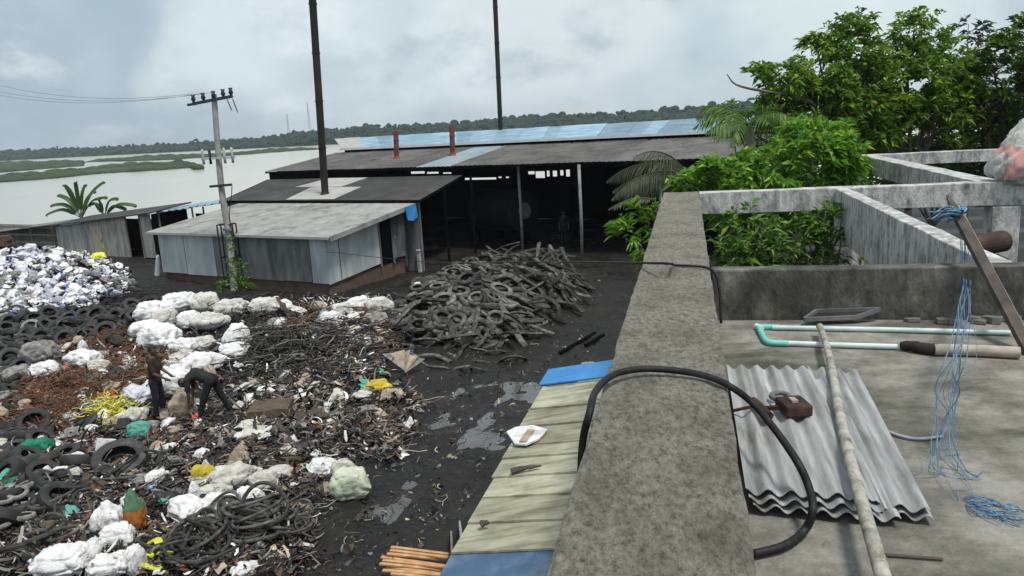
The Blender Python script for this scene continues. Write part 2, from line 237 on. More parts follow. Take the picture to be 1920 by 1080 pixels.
# ------------------------------------------------------------------ mesh helpers
class MB:
    def __init__(s): s.v = []; s.f = []; s.m = []; s.cur = 0
    def add(s, vs, fs):
        o = len(s.v); s.v.extend([tuple(map(float, p)) for p in vs]); s.f.extend([tuple(i+o for i in f) for f in fs]); s.m.extend([s.cur]*len(fs)); return s
    def box(s, c, size, rz=0., rot=None):
        hx, hy, hz = [k/2 for k in size]; R = rot or Matrix.Rotation(rz, 3, 'Z'); c = Vector(c)
        vs = [c+R@Vector((x*hx, y*hy, z*hz)) for x, y, z in ((-1,-1,-1),(1,-1,-1),(1,1,-1),(-1,1,-1),(-1,-1,1),(1,-1,1),(1,1,1),(-1,1,1))]
        return s.add(vs, [(0,3,2,1),(4,5,6,7),(0,1,5,4),(1,2,6,5),(2,3,7,6),(3,0,4,7)])
    def bar(s, a, b, w, h, up=(0, 0, 1)):
        a, b = Vector(a), Vector(b); d = b-a; z = d.normalized(); upv = Vector(up)
        if abs(z.dot(upv)) > .98: upv = Vector((1, 0, 0))
        x = z.cross(upv).normalized(); y = x.cross(z)
        return s.box((a+b)/2, (w, h, d.length), rot=Matrix((x, y, z)).transposed())
    def prism(s, pts, dirv):                      # extrude polygon (3d points) along dirv
        n = len(pts); d = Vector(dirv); vs = [Vector(p) for p in pts]+[Vector(p)+d for p in pts]
        return s.add(vs, [tuple(range(n))[::-1], tuple(range(n, 2*n))]+[(i, (i+1) % n, n+(i+1) % n, n+i) for i in range(n)])
    def sweep(s, path, prof, closed=False, scale=None, cap=True, up0=None):   # prof: 2D loop
        P = [Vector(p) for p in path]; n = len(P); k = len(prof); vs = []; up = Vector(up0) if up0 else None
        for i in range(n):
            a = P[i-1] if (i or closed) else P[0]; b = P[(i+1) % n] if (i < n-1 or closed) else P[-1]
            t = (b-a); t = t.normalized() if t.length > 1e-9 else Vector((0, 0, 1))
            if up is None: up = Vector((0, 0, 1)) if abs(t.z) < .9 else Vector((1, 0, 0))
            x = t.cross(up)
            if x.length < 1e-6: x = t.orthogonal()
            x.normalize(); y = x.cross(t).normalized()
            if not up0: up = y
            sc_ = scale[i] if scale is not None else 1.
            vs += [P[i]+x*(q[0]*sc_)+y*(q[1]*sc_) for q in prof]
        fs = []
        for i in range(n if closed else n-1):
            j = (i+1) % n
            fs += [(i*k+q, i*k+(q+1) % k, j*k+(q+1) % k, j*k+q) for q in range(k)]
        if cap and not closed: fs += [tuple(range(k))[::-1], tuple((n-1)*k+q for q in range(k))]
        return s.add(vs, fs)
    def tube(s, path, r, n=8, radii=None, closed=False):
        pr = [(math.cos(2*PI*i/n)*r, math.sin(2*PI*i/n)*r) for i in range(n)]
        return s.sweep(path, pr, closed, [q/r for q in radii] if radii else None)
    def lathe(s, c, prof, n=24):                  # closed profile of (r, z) about vertical axis
        k = len(prof); c = Vector(c); vs = []
        for i in range(n):
            a = 2*PI*i/n; vs += [c+Vector((math.cos(a)*r, math.sin(a)*r, z)) for r, z in prof]
        return s.add(vs, [(i*k+q, ((i+1) % n)*k+q, ((i+1) % n)*k+(q+1) % k, i*k+(q+1) % k) for i in range(n) for q in range(k)])
    def ball(s, c, r, n=10, m=7, sq=(1, 1, 1)):
        c = Vector(c); vs = [c+Vector((0, 0, r*sq[2]))]; fs = []
        for j in range(1, m):
            th = PI*j/m
            vs += [c+Vector((r*sq[0]*math.sin(th)*math.cos(2*PI*i/n), r*sq[1]*math.sin(th)*math.sin(2*PI*i/n), r*sq[2]*math.cos(th))) for i in range(n)]
        vs.append(c-Vector((0, 0, r*sq[2])))
        fs += [(0, 1+i, 1+(i+1) % n) for i in range(n)]
        for j in range(m-2): fs += [(1+j*n+i, 1+(j+1)*n+i, 1+(j+1)*n+(i+1) % n, 1+j*n+(i+1) % n) for i in range(n)]
        L = len(vs)-1; b = 1+(m-2)*n; fs += [(L, b+(i+1) % n, b+i) for i in range(n)]
        return s.add(vs, fs)
    def build(s, name, mats, parent=None, org=None, smooth=False, sharp=None):
        me = bpy.data.meshes.new(name); base = Vector((0, 0, 0))
        q = parent
        while q is not None: base += q.location; q = q.parent
        o = bpy.data.objects.new(name, me)
        if org is not None and parent is None: base = Vector(org); o.location = base
        me.from_pydata([Vector(p)-base for p in s.v], [], s.f)
        for mm in (mats if isinstance(mats, (list, tuple)) else [mats]): me.materials.append(mm)
        if any(s.m): me.polygons.foreach_set('material_index', s.m)
        if smooth: me.polygons.foreach_set('use_smooth', [True]*len(s.f))
        me.update(); COL.objects.link(o)
        if parent is not None: o.parent = parent
        if smooth and sharp:
            try: me.set_sharp_from_angle(angle=math.radians(sharp))
            except Exception: pass
        return o
def recalc(o):
    bm = bmesh.new(); bm.from_mesh(o.data); bmesh.ops.recalc_face_normals(bm, faces=bm.faces); bm.to_mesh(o.data); bm.free()
def bevel(o, w=.01, seg=2):
    m = o.modifiers.new('bevel', 'BEVEL'); m.width = w; m.segments = seg; m.limit_method = 'ANGLE'; return o
def tag(o, label=None, cat=None, group=None, kind=None):
    if label: o['label'] = label
    if cat: o['category'] = cat
    if group: o['group'] = group
    if kind: o['kind'] = kind
    return o
def thing(name, loc, label, cat, group=None):
    o = bpy.data.objects.new(name, None); COL.objects.link(o); o.location = loc; o.empty_display_size = .2
    return tag(o, label, cat, group)
def vnoise(p, s=1., seed=0.): return mnoise.noise(Vector((p[0]*s+seed, p[1]*s-seed*.7, p[2]*s+seed*1.3)))
def catmull(pts, n=8):
    P = [np.array(p, float) for p in pts]; P = [2*P[0]-P[1]]+P+[2*P[-1]-P[-2]]; out = []
    for i in range(1, len(P)-2):
        for k in range(n):
            t = k/n; a, b, c, d = P[i-1:i+3]
            out.append(.5*((2*b)+(-a+c)*t+(2*a-5*b+4*c-d)*t*t+(-a+3*b-3*c+d)*t**3))
    out.append(P[-2]); return [tuple(q) for q in out]

# ------------------------------------------------------------------ ground, water, far bank
def build_ground():
    xs = np.concatenate([np.linspace(-140, -34, 28), np.arange(-33.9, 9.5, .115), np.linspace(9.6, 160, 40)])
    ys = np.concatenate([np.linspace(-14, 5.4, 9), np.arange(5.5, 44, .125), np.linspace(44.1, 130, 50)])
    X, Y = np.meshgrid(xs, ys); Z = hgt(X, Y)
    w = 1.0/(1+np.exp((X-3)*1.5))               # rougher in the rubbish than on the track
    Nz = np.zeros_like(Z)
    it = np.nditer(X, flags=['multi_index'])
    for x in it:
        i = it.multi_index; x = float(x); y = float(Y[i])
        if -34 < x < 9.5 and 5 < y < 44:
            Nz[i] = .05*mnoise.noise(Vector((x*1.1, y*1.1, 0)))+.05*mnoise.noise(Vector((x*2.7, y*2.7, 4)))+.035*mnoise.noise(Vector((x*6, y*6, 9)))
    Z = Z+Nz
    n, m = X.shape; V = np.stack([X, Y, Z], -1).reshape(-1, 3)
    idx = np.arange(n*m).reshape(n, m); Fc = np.stack([idx[:-1, :-1], idx[:-1, 1:], idx[1:, 1:], idx[1:, :-1]], -1).reshape(-1, 4)
    me = bpy.data.meshes.new('ground'); me.from_pydata(V.tolist(), [], Fc.tolist()); me.materials.append(M['mud'])
    me.polygons.foreach_set('use_smooth', [True]*len(Fc)); me.update()
    o = bpy.data.objects.new('ground', me); COL.objects.link(o); tag(o, 'black muddy yard ground sloping to the river', kind='structure')
build_ground()
ZW = -1.5
b = MB(); b.add([(-9000, -200, ZW), (9000, -200, ZW), (9000, 9000, ZW), (-9000, 9000, ZW)], [(0, 1, 2, 3)])
tag(b.build('river', M['water']), 'wide pale silty river', kind='structure')
for i, (cx, cy, rx, ry) in enumerate(PUD):
    b = MB(); n = 40; ring = []
    for k in range(n):
        a = 2*PI*k/n; q = 1.25+.25*mnoise.noise(Vector((math.cos(a)*1.5, math.sin(a)*1.5, i*3.)))
        ring.append((cx+rx*q*math.cos(a), cy+ry*q*math.sin(a), -.058))
    b.add([(cx, cy, -.058)]+ring, [(0, 1+k, 1+(k+1) % n) for k in range(n)])
    tag(b.build('puddle', M['puddle']), 'shallow puddle on the muddy track', kind='structure')
b = MB(); b.prism([T(-6.6, 9.5, -.075), T(-2.5, 9.5, -.075), T(-2.3, 25, -.075), T(-5.6, 25, -.075)], (0, 0, .004)); tag(b.build('puddle', M['puddle']), 'broken rut water along the muddy track', kind='structure')
def z1(x, y): return (x/3, 130+y/3)
banks = [[(-60, 304), (153, 302), (158, 311), (60, 319), (-60, 329)],
         [z1(-160, 610), z1(180, 590), z1(540, 560), z1(640, 540), z1(870, 530), z1(1040, 530), z1(1125, 550), z1(980, 562), z1(560, 588), z1(200, 624), z1(-160, 645)],
         [z1(480, 522), z1(800, 492), z1(1200, 482), z1(1600, 452), z1(1790, 450), z1(1500, 470), z1(1250, 490), z1(900, 512)]]
for i, pl in enumerate(banks):
    b = MB(); G = [at_z(x, y, ZW) for x, y in pl]
    b.prism([(p[0], p[1], ZW-.5) for p in G], (0, 0, .75))
    c = np.mean(G, 0)
    P2 = np.array(pl); x0, y0 = P2.min(0); x1, y1 = P2.max(0); cnt = 0
    def inside(x, y):
        r = False
        for k in range(len(pl)):
            (ax, ay), (bx, by) = pl[k], pl[k-1]
            if (ay > y) != (by > y) and x < (bx-ax)*(y-ay)/(by-ay)+ax: r = not r
        return r
    while cnt < 420:
        x, y = random.uniform(x0, x1), random.uniform(y0, y1)
        if not inside(x, y): continue
        g = at_z(x, y, ZW); s = g[1]/300.
        b.ball((g[0], g[1], ZW+.2), random.uniform(1.0, 2.6)*s**.5, 7, 4, (1.6, 1.3, random.uniform(.25, .6))); cnt += 1
    if i == 1:
        for (x, y) in ((328, 305), (335, 303), (345, 308), (366, 313), (372, 315)):
            g = at_z(x, y+3, ZW); b.ball((g[0], g[1], ZW+.6), random.uniform(1.1, 1.8), 8, 6, (1.5, 1.2, .9))
    o = b.build('reed_bank', M['bank'], smooth=True); recalc(o); tag(o, 'flat green reed bank in the river', kind='structure')
def far_wood():
    top = [(-200, 286), (0, 281), (60, 277), (160, 275), (230, 272), (400, 263), (470, 258), (560, 245), (640, 237), (700, 233), (800, 229), (900, 222), (950, 217), (1050, 213), (1130, 211), (1250, 201), (1340, 192), (1500, 182), (1700, 171), (1990, 155)]
    tx, ty = zip(*top); b = MB()
    def dist(x): return float(np.interp(x, [-200, 0, 580, 1000, 1990], [1330, 1250, 820, 720, 640]))
    # rising bank below the crowns
    xs = np.linspace(-200, 1990, 60); front, back = [], []
    for x in xs:
        d = dist(x); p = at_d(x, 300, d); front.append((p[0], p[1], ZW-.3))
        pt = at_d(x, float(np.interp(x, tx, ty))+7, d+120); back.append((pt[0], pt[1], max(pt[2], ZW+2)))
    n = len(xs); b.add(front+back+[(p[0], p[1]+60, ZW-1) for p in back], [(i, i+1, n+i+1, n+i) for i in range(n-1)]+[(n+i, n+i+1, 2*n+i+1, 2*n+i) for i in range(n-1)])
    for k in range(6500):
        x = random.uniform(-180, 1970); q = random.random(); d = dist(x)+q*125
        yt = float(np.interp(x, tx, ty)) + random.gauss(0, 1.0)
        zt = at_d(x, yt, d)[2]; zt = ZW+(zt-ZW)*(.30+.62*q+random.uniform(-.1, .08))
        if random.random() < .05 and q > .8: zt += random.uniform(1, 3.2)
        p = at_d(x, 300, d); r = random.choice((1.2, 1.6, 2.0, 2.4, 3, 3.6, 4.4))*random.uniform(.8, 1.2); zt += 1.6*mnoise.noise(Vector((x*.03, q*3, 0)))+.8*random.gauss(0, 1)
        b.ball((p[0], p[1], zt-r*.8), r, 7, 5, (random.uniform(.7, 1.5), 1, random.uniform(.6, 1.1)))
    o = b.build('far_forest', M['far_wood'], smooth=True); tag(o, 'dark wooded far shore along the horizon', kind='stuff')
    # a few houses / masts too small to matter are left as trees
far_wood()
def mast(x, ytop, ybase, d, label):
    p = at_d(x, ybase, d); q = at_d(x, ytop, d); b = MB(); hgt_ = q[2]-p[2]
    for sx, sy in ((-1, -1), (1, -1), (1, 1), (-1, 1)):
        b.bar((p[0]+sx*1.6, p[1]+sy*1.6, ZW+3), (p[0]+sx*.25, p[1]+sy*.25, q[2]), .22, .22)
    for k in range(8):
        z = p[2]+hgt_*k/8; w = 1.6-1.3*k/8
        b.bar((p[0]-w, p[1]-w, z), (p[0]+w, p[1]-w, z+hgt_/8), .14, .14); b.bar((p[0]+w, p[1]-w, z), (p[0]-w, p[1]-w, z+hgt_/8), .14, .14)
    tag(b.build('lattice_mast', M['pale_steel'], org=(p[0], p[1], ZW+3)), label, 'mast', 'faint masts on the far shore')
mast(582, 192, 250, 940, 'taller faint lattice mast on far shore beside the tall chimney')
mast(542, 213, 252, 960, 'shorter faint lattice mast on far shore left of the tall chimney')

# ------------------------------------------------------------------ corrugated / ribbed sheets
def ribbed(p00, p10, p01, nu, nv, amp, wave, thick=.004, seg=4):
    """sheet from p00 along p10 (ribs spaced along this edge) and p01 (along the ribs)"""
    p00, p10, p01 = map(Vector, (p00, p10, p01)); e, g = p10-p00, p01-p00; nrm = e.cross(g).normalized()
    if nrm.z < 0: nrm = -nrm
    n = max(2, int(e.length/wave*seg)); vs = []
    for j in range(nv+1):
        for i in range(n+1):
            a = i/n; vs.append(p00+e*a+g*(j/nv)+nrm*(amp*math.cos(2*PI*a*e.length/wave)))
    k = len(vs); top = list(vs); vs = top+[q-nrm*thick for q in top]; W = n+1; fs = []
    for j in range(nv):
        for i in range(n):
            a = j*W+i; fs += [(a, a+1, a+W+1, a+W), (k+a, k+a+W, k+a+W+1, k+a+1)]
    for i in range(n): fs += [(i, k+i, k+i+1, i+1), (nv*W+i, nv*W+i+1, k+nv*W+i+1, k+nv*W+i)]
    for j in range(nv): fs += [(j*W, (j+1)*W, k+(j+1)*W, k+j*W), (j*W+n, k+j*W+n, k+(j+1)*W+n, (j+1)*W+n)]
    return vs, fs

# ------------------------------------------------------------------ grey sheet-metal shed
def grey_shed():
    t = thing('metal_shed', S(-6, 2.5), 'grey sheet metal shed with a pale lean roof and brick base beside the utility pole', 'shed')
    L, D = -at_v(300, 470, 0)[0], 5.1
    # brick base
    b = MB(); c = S(-L/2, D/2, .3); b.box(c, (L-.16, D-.16, .62), ROT_S); o = b.build('brick_base', M['brick_plinth'], t)
    # front wall sheets of differing tone, right wall
    z0, z1f, z1b = .52, 2.42, 3.05
    edges = [-L, -L*.83, -L*.64, -L*.43, -L*.24, -L*.085, 0]
    for i in range(6):
        a, c_ = edges[i], edges[i+1]
        b = MB(); b.add(*ribbed(S(a+.01, .012*(i % 2), z0-.03*(i % 2)), S(c_-.01, .012*(i % 2), z0-.03*(i % 2)), S(a+.01, .012*(i % 2), z1f), 1, 3, .009, .16))
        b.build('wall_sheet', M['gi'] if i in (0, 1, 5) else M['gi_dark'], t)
    ve = [0, .75, 2.0, 3.3]
    for i in range(3):
        a, c_ = ve[i], ve[i+1]; off = .012*(i % 2)
        za, zc = [z1f+(z1b-z1f)*q/D for q in (a, c_)]
        zl = [.45+.09*q for q in (a, c_)]
        vs, fs = ribbed(S(off, a+.005, 0), S(off, c_-.005, 0), S(off, a+.005, 1.), 1, 3, .009, .16)
        V2 = []
        for p in vs:
            q = uvof(p)[1]; lo = .45+.09*q; hi = z1f+(z1b-z1f)*q/D-.02; V2.append((p[0], p[1], lo+(hi-lo)*min(1, max(0, p[2]))))
        b = MB(); b.add(V2, fs); b.build('wall_sheet', M['gi'], t)
    # black panel paints the shade in the right wall's back door opening; open leaf
    b = MB(); b.prism([S(.0, 3.32, .72), S(.0, 4.15, .8), S(.0, 4.15, 2.9), S(.0, 3.32, 2.78)], Vector(S(-.05, 0))-Vector(S(0, 0))); b.build('doorway_shade', M['soot_shade'], t)
    b = MB(); b.bar(S(.02, 3.31, .6), S(.02, 3.31, 2.8), .07, .07); b.bar(S(.02, 4.2, .6), S(.02, 4.2, 2.9), .07, .07); b.build('door_frame', M['gi_dark'], t)
    b = MB(); b.box(S(.05, 4.62, 1.85), (.03, .78, 2.05), ROT_S); dr = b.build('door', M['gi_dark'], t)
    b = MB(); b.bar(S(.09, 4.3, 1.7), S(.09, 4.3, 1.86), .03, .03); b.build('handle', M['pale_steel'], dr)
    # back and left walls
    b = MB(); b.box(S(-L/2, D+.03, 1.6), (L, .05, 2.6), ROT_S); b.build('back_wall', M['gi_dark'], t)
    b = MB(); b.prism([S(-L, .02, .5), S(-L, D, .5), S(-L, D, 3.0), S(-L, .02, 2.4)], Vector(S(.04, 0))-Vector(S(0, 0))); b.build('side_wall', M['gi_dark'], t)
    # roof
    b = MB(); nsh = 12; w = (L+.9)/nsh
    for i in range(nsh):
        a = -L-.4+i*w; dz = .006*(i % 2)
        b.add(*ribbed(S(a-.03, -.28, 2.44+dz), S(a+w, -.28, 2.44+dz), S(a-.03, D+.25, 3.16+dz), 1, 3, .010, .18))
    b.build('roof', M['gi_roof'], t)
    b = MB(); b.bar(S(-L-.4, -.3, 2.40), S(.5, -.3, 2.40), .02, .1); b.build('eave_strip', M['roof_patch'], t)
    b = MB()   # verge boards along the right edge
    b.bar(S(.55, -.28, 2.37), S(.55, D+.25, 3.07), .03, .2); b.build('verge_board', M['gi_roof'], t)
    b = MB(); b.bar(S(.08, .3, 2.22), S(.08, 3.2, 2.62), .05, .06); b.build('rail', M['gi_dark'], t)
    return t
grey_shed()
b = MB(); P = [S(.62, 4.5, 3.08), S(.64, 5.25, 3.16), S(.66, 5.28, 2.55), S(.70, 4.9, 2.42), S(.66, 4.55, 2.5)]
b.prism(P, Vector(S(.03, 0))-Vector(S(0, 0))); o = b.build('blue_sheet', M['tarp_blue'], org=S(.64, 4.9, 2.4)); tag(o, 'small bright blue plastic sheet hanging from the grey shed roof corner', 'plastic sheet')
b = MB(); b.box(S(.45, 5.45, .45), (.16, .16, 1.0), ROT_S+.1); b.box(S(.45, 5.45, .98), (.2, .2, .06), ROT_S+.1); o = bevel(b.build('concrete_post', M['whitewash'], org=S(.45, 5.45, 0))); tag(o, 'short whitewashed post at the back corner of the grey shed', 'post')

# ------------------------------------------------------------------ dark roofed shed behind
def dark_shed():
    t = thing('dark_shed', S(-5, 8), 'low sooty shed with black roof and pale patch sheets around the tall chimney', 'shed')
    vb, zb = 5.35, 3.36; vt = 10.7
    ul, zl = at_v(412, 376, vb); ur, zr = at_v(784, 380, vb); zb = (zl+zr)/2
    utr, ztr = at_v(868, 333, vt); utl, ztl = at_v(500, 334, vt); zt = (ztr+ztl)/2-.03
    b = MB(); b.prism([S(ul, vb, zb), S(ur+.1, vb, zb), S(utr, vt, zt), S(utl, vt, zt)], (0, 0, .05)); roof = b.build('roof', M['roof_dark'], t)
    n = 14
    def rp(px, py):     # point on the roof plane under a pixel
        lo, hi = vb, vt
        for _ in range(40):
            mid = (lo+hi)/2; u, z = at_v(px, py, mid)
            if z > zb+(zt-zb)*(mid-vb)/(vt-vb): lo = mid
            else: hi = mid
        return S(u, mid, zb+(zt-zb)*(mid-vb)/(vt-vb)+.056)
    for quad in ([(618, 336), (690, 335), (640, 352), (553, 353)], [(583, 353.5), (678, 352.5), (626, 375.5), (536, 376.5)]):
        b = MB(); b.prism([rp(*q) for q in quad], (0, 0, .012)); b.build('patch_sheet', M['roof_patch'], roof)
    b = MB(); b.bar(S(ul, vb-.02, zb), S(ur+.1, vb-.02, zb), .04, .12); b.bar(S(ur+.1, vb, zb), S(utr, vt, zt), .04, .12); b.build('eave_strip', M['soot_shade'], t)
    b = MB(); b.bar(S(ul, vb, zb+.04), S(utl, vt, zt+.04), .06, .06); b.build('edge_flashing', M['white_trim'], t)
    b = MB(); b.box(S((ul+ur)/2+.2, vb+.2, 1.6), (ur-ul-.6, .1, 3.2), ROT_S); b.build('wall', M['gi_dark'], t)
    b = MB(); b.prism([S(ul+.3, vb, 0), S(ul+.3, vt, 0), S(ul+.3, vt, zt-.1), S(ul+.3, vb, zb-.1)], Vector(S(.1, 0))-Vector(S(0, 0))); b.build('wall', M['gi_dark'], t)
    for q in range(3):
        v = vb+.4+q*2.4; b = MB(); b.bar(S(ur-.5, v, 0), S(ur-.5, v, zb+(zt-zb)*(v-vb)/(vt-vb)), .12, .12); b.build('post', M['soot_shade'], t)
    return rp
RP = dark_shed()

def pipe_stack(name, base, top, r, m, label, cat, group=None, flange=True):
    t = thing(name, base, label, cat, group); b = MB(); base, top = Vector(base), Vector(top); d = top-base
    b.tube([base+d*k/12 for k in range(13)], r, 18); b.build('pipe', m, t, smooth=True, sharp=40)
    n = max(1, int(d.length/2.4))
    if flange:
        for k in range(1, n+1):
            b = MB(); p = base+d*(k/(n+.5)); z = d.normalized(); b.tube([p-z*.035, p+z*.035], r*1.16, 18); b.build('flange', m, t)
    b = MB(); z = d.normalized(); b.tube([base-z*.05, base+z*.10], r*1.35, 18, radii=[r*1.55, r*1.05]); b.build('base_collar', m, t)
    return t
# tall chimney through the dark roof: base under (610,365), lean follows the vertical
p = Vector(RP(610, 366)); p0 = p.copy()
d = float(p.y); q = at_d(586, 0, d); dirv = (Vector(q)-p); pipe_stack('chimney', p, p+dirv*1.35, .18, M['chimney'], 'tall sooty chimney pipe rising from the pale patch on the black roof', 'chimney')
# two thin guy lines are not visible in the photo
v2 = 24.6; u2, zz = at_v(938, 240, v2); pb = Vector(S(u2, v2, zz-1.2)); q = Vector(at_d(928, 0, float(pb.y)))
dirv = q-Vector(S(u2, v2, zz)); pipe_stack('chimney', pb, Vector(S(u2, v2, zz))+dirv*1.35, .16, M['chimney'], 'tall sooty chimney pipe standing behind the blue roof', 'chimney')

# ------------------------------------------------------------------ big open shed
VE, VR, VB = 10.95, 17.0, 24.0
def big_shed():
    t = thing('open_shed', S(-2, 17), 'large open-fronted black shed with dusty brown roof behind the tyre pile', 'shed')
    uL, zL = at_v(498, 323, VE); uR, zR = at_v(1232, 300, VE); ze = 4.46
    uR2 = 14.5
    uTL, zTL = at_v(604, 291, VR); uTR, zTR = at_v(1365, 249, VR); zt = (zTL+zTR)/2
    def zr(v): return ze+(zt-ze)*(v-VE)/(VR-VE)
    # roof sheets: runs of sheets, two pale blue ones
    ucuts = [uL, -11.5, -8.6, -5.6, -3.5, -1.2, 1.3, 4.2, 7.4, 10.9, uR2]
    for i in range(len(ucuts)-1):
        a, c = ucuts[i], ucuts[i+1]; dz = .012*(i % 2)
        ta = max(a, uTL-(VR-VE)*0) if i == 0 else a
        b = MB(); b.add(*ribbed(S(a-.02, VE, ze+dz), S(c+.02, VE, ze+dz), S((ta if i else a+.3)-.02, VR+.1, zt+dz), 1, 4, .012, .3))
        b.build('roof_sheet', M['roof_paleblue'] if i in (4, ) else M['roof_brown'], t)
    b = MB(); b.bar(S(uL, VE-.02, ze-.07), S(uR2, VE-.02, ze-.07), .05, .1); b.build('eave_beam', M['soot_shade'], t)
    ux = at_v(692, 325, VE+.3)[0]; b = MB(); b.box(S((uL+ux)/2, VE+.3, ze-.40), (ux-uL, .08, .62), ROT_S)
    b.build('fascia', M['soot_shade'], t)
    # columns under the eave
    for (x, y, xt) in ((980, 470, 0), (1092, 486, 0), (1238, 440, 0)):
        g = at_z(x, y) if x < 1200 else S(*[at_v(1238, 330, VE+.15)[0], VE+.15])
        u, v = uvof(g); zz = zr(min(max(v, VE+.1), VR))-.06
        b = MB(); b.tube([S(u, v, 0), S(u+.02, v, zz*.5), S(u, v, zz)], .075, 10)
        b.build('column', M['column_steel'], t, smooth=True)
    for (u, v) in ((-1.5, 16.8), (3.0, 16.8), (7.5, 16.8), (12, 16.8)):
        b = MB(); b.tube([S(u, v, 0), S(u, v, zt)], .08, 8); b.build('column', M['soot_shade'], t)
    # inner trusses
    for u in (-6, -1.5, 3.0, 7.5, 12):
        b = MB(); b.bar(S(u, VE+.3, zr(VE)-.15), S(u, VR, zt-.15), .06, .1); b.bar(S(u, VE+.3, zr(VE)-.3), S(u, VB, zr(VE)-.3), .05, .07); b.build('rafter', M['soot_shade'], t)
    # back wall at VB with a broken strip of daylight: built from boards around the gaps
    gaps = []
    for (x0, x1, y0, y1) in ((699, 744, 319, 328), (748, 757, 320, 327), (770, 796, 321, 326), (800, 822, 322, 326), (830, 846, 323, 326), (871, 930, 332.5, 337.5), (934, 940, 331, 334), (948, 954, 331, 334),
                             (990, 1002, 321, 327), (1004, 1021, 321, 334), (1025, 1030, 320, 331), (1036, 1044, 320, 331), (1050, 1056, 319, 329), (1061, 1068, 318, 331)):
        ua, za = at_v(x0, y1, VB); ub, zb_ = at_v(x1, y0, VB); gaps.append((ua, ub, za, zb_))
    gaps.sort(); b = MB(); um, uM = uL+.5, uR2-.2; ztop = 6.0
    def slab(a, c, z0, z1):
        if c-a > .01 and z1-z0 > .01: b.box(S((a+c)/2, VB+.04, (z0+z1)/2), (c-a, .06, z1-z0), ROT_S)
    cur = um
    for (a, c, z0, z1) in gaps:
        a = max(a, cur); slab(cur, a, 0, ztop); slab(a, c, 0, z0); slab(a, c, z1, ztop); cur = c
    slab(cur, uM, 0, ztop); b.build('back_wall', M['soot_shade'], t)
    b = MB(); b.prism([S(uR2-.1, VE+.4, 0), S(uR2-.1, VB, 0), S(uR2-.1, VB, 5.9), S(uR2-.1, VE+.4, ze)], Vector(S(.06, 0))-Vector(S(0, 0))); b.build('side_wall', M['soot_shade'], t)
    b = MB(); b.prism([S(uL+.5, VE+.4, 0), S(uL+.5, VB, 0), S(uL+.5, VB, 5.9), S(uL+.5, VE+.4, ze)], Vector(S(.06, 0))-Vector(S(0, 0))); b.build('side_wall', M['soot_shade'], t)
    # raised back roof, faded blue
    uA, zA = at_v(650, 281, VR+.3); uB, zB = at_v(1366, 242, VR+.3); z0 = (zA+zB)/2
    _, zC = at_v(700, 259, VB+.8); _, zD = at_v(1330, 218, VB+.8); z1 = (zC+zD)/2
    uC = at_v(628, 264, VB+.8)[0]
    n = 34; w0 = (uR2-uA)/n
    for i in range(n):
        a = uA+i*w0; dz = random.uniform(-.012, .02)
        b = MB(); sh = (uC-uA)*(1-i/n)
        b.prism([S(a-.03, VR-.1, z0+dz), S(a+w0-.015, VR-.1, z0+dz+.005), S(a+w0-.015+sh*.9, VB+.8, z1+dz+.005), S(a-.03+sh, VB+.8, z1+dz)], (0, 0, .012))
        b.build('blue_roof_sheet', M['roof_blue'] if i > 1 else M['roof_patch'], t)
    b = MB(); b.bar(S(uA-.2, VR-.16, z0-.02), S(uR2, VR-.16, z0-.02), .03, .14); b.build('white_edge', M['white_trim'], t)
    b = MB(); b.box(S((uA+uR2)/2, VR+.12, (z0+zt)/2-.06), (uR2-uA, .04, max(.05, z0-zt-.06)), ROT_S); b.build('ridge_gap', M['soot_shade'], t)
    return zr
ZR = big_shed()
for (x, yb, yt, lab) in ((744, 297, 246, 'shorter rusty red exhaust stack on the brown shed roof'), (849, 291, 236, 'taller rusty red exhaust stack on the brown shed roof')):
    lo, hi = VE, VR
    for _ in range(40):
        mid = (lo+hi)/2; u, z = at_v(x, yb, mid)
        if z > ZR(mid): lo = mid
        else: hi = mid
    p = Vector(S(u, mid, ZR(mid))); q = Vector(at_d(x-2, yt, float(p.y))); pipe_stack('exhaust_stack', p, q, .15, M['stack'], lab, 'exhaust stack', 'rusty stacks on the brown roof')
# drums inside the dark shed
t = thing('retort_drum', S(-.2, 14.8), 'large sooty horizontal drum standing inside the dark open shed', 'drum')
b = MB(); A = Vector(S(-2.2, 15.2, 1.75)); B = Vector(S(1.2, 14.2, 1.75)); b.tube([A, A+(B-A)*.02, B-(B-A)*.02, B], 1.15, 28, radii=[1.0, 1.15, 1.15, 1.0]); b.build('shell', M['tank'], t, smooth=True, sharp=40)
for k in (.2, .8):
    b = MB(); p = A+(B-A)*k; b.box((p.x, p.y, .35), (.4, 1.6, .7), ROT_S-.28); b.build('cradle', M['soot_shade'], t)
b = MB(); b.tube([B-(B-A)*.01, B+(B-A)*.012], .45, 20); b.build('hatch', M['column_steel'], t)

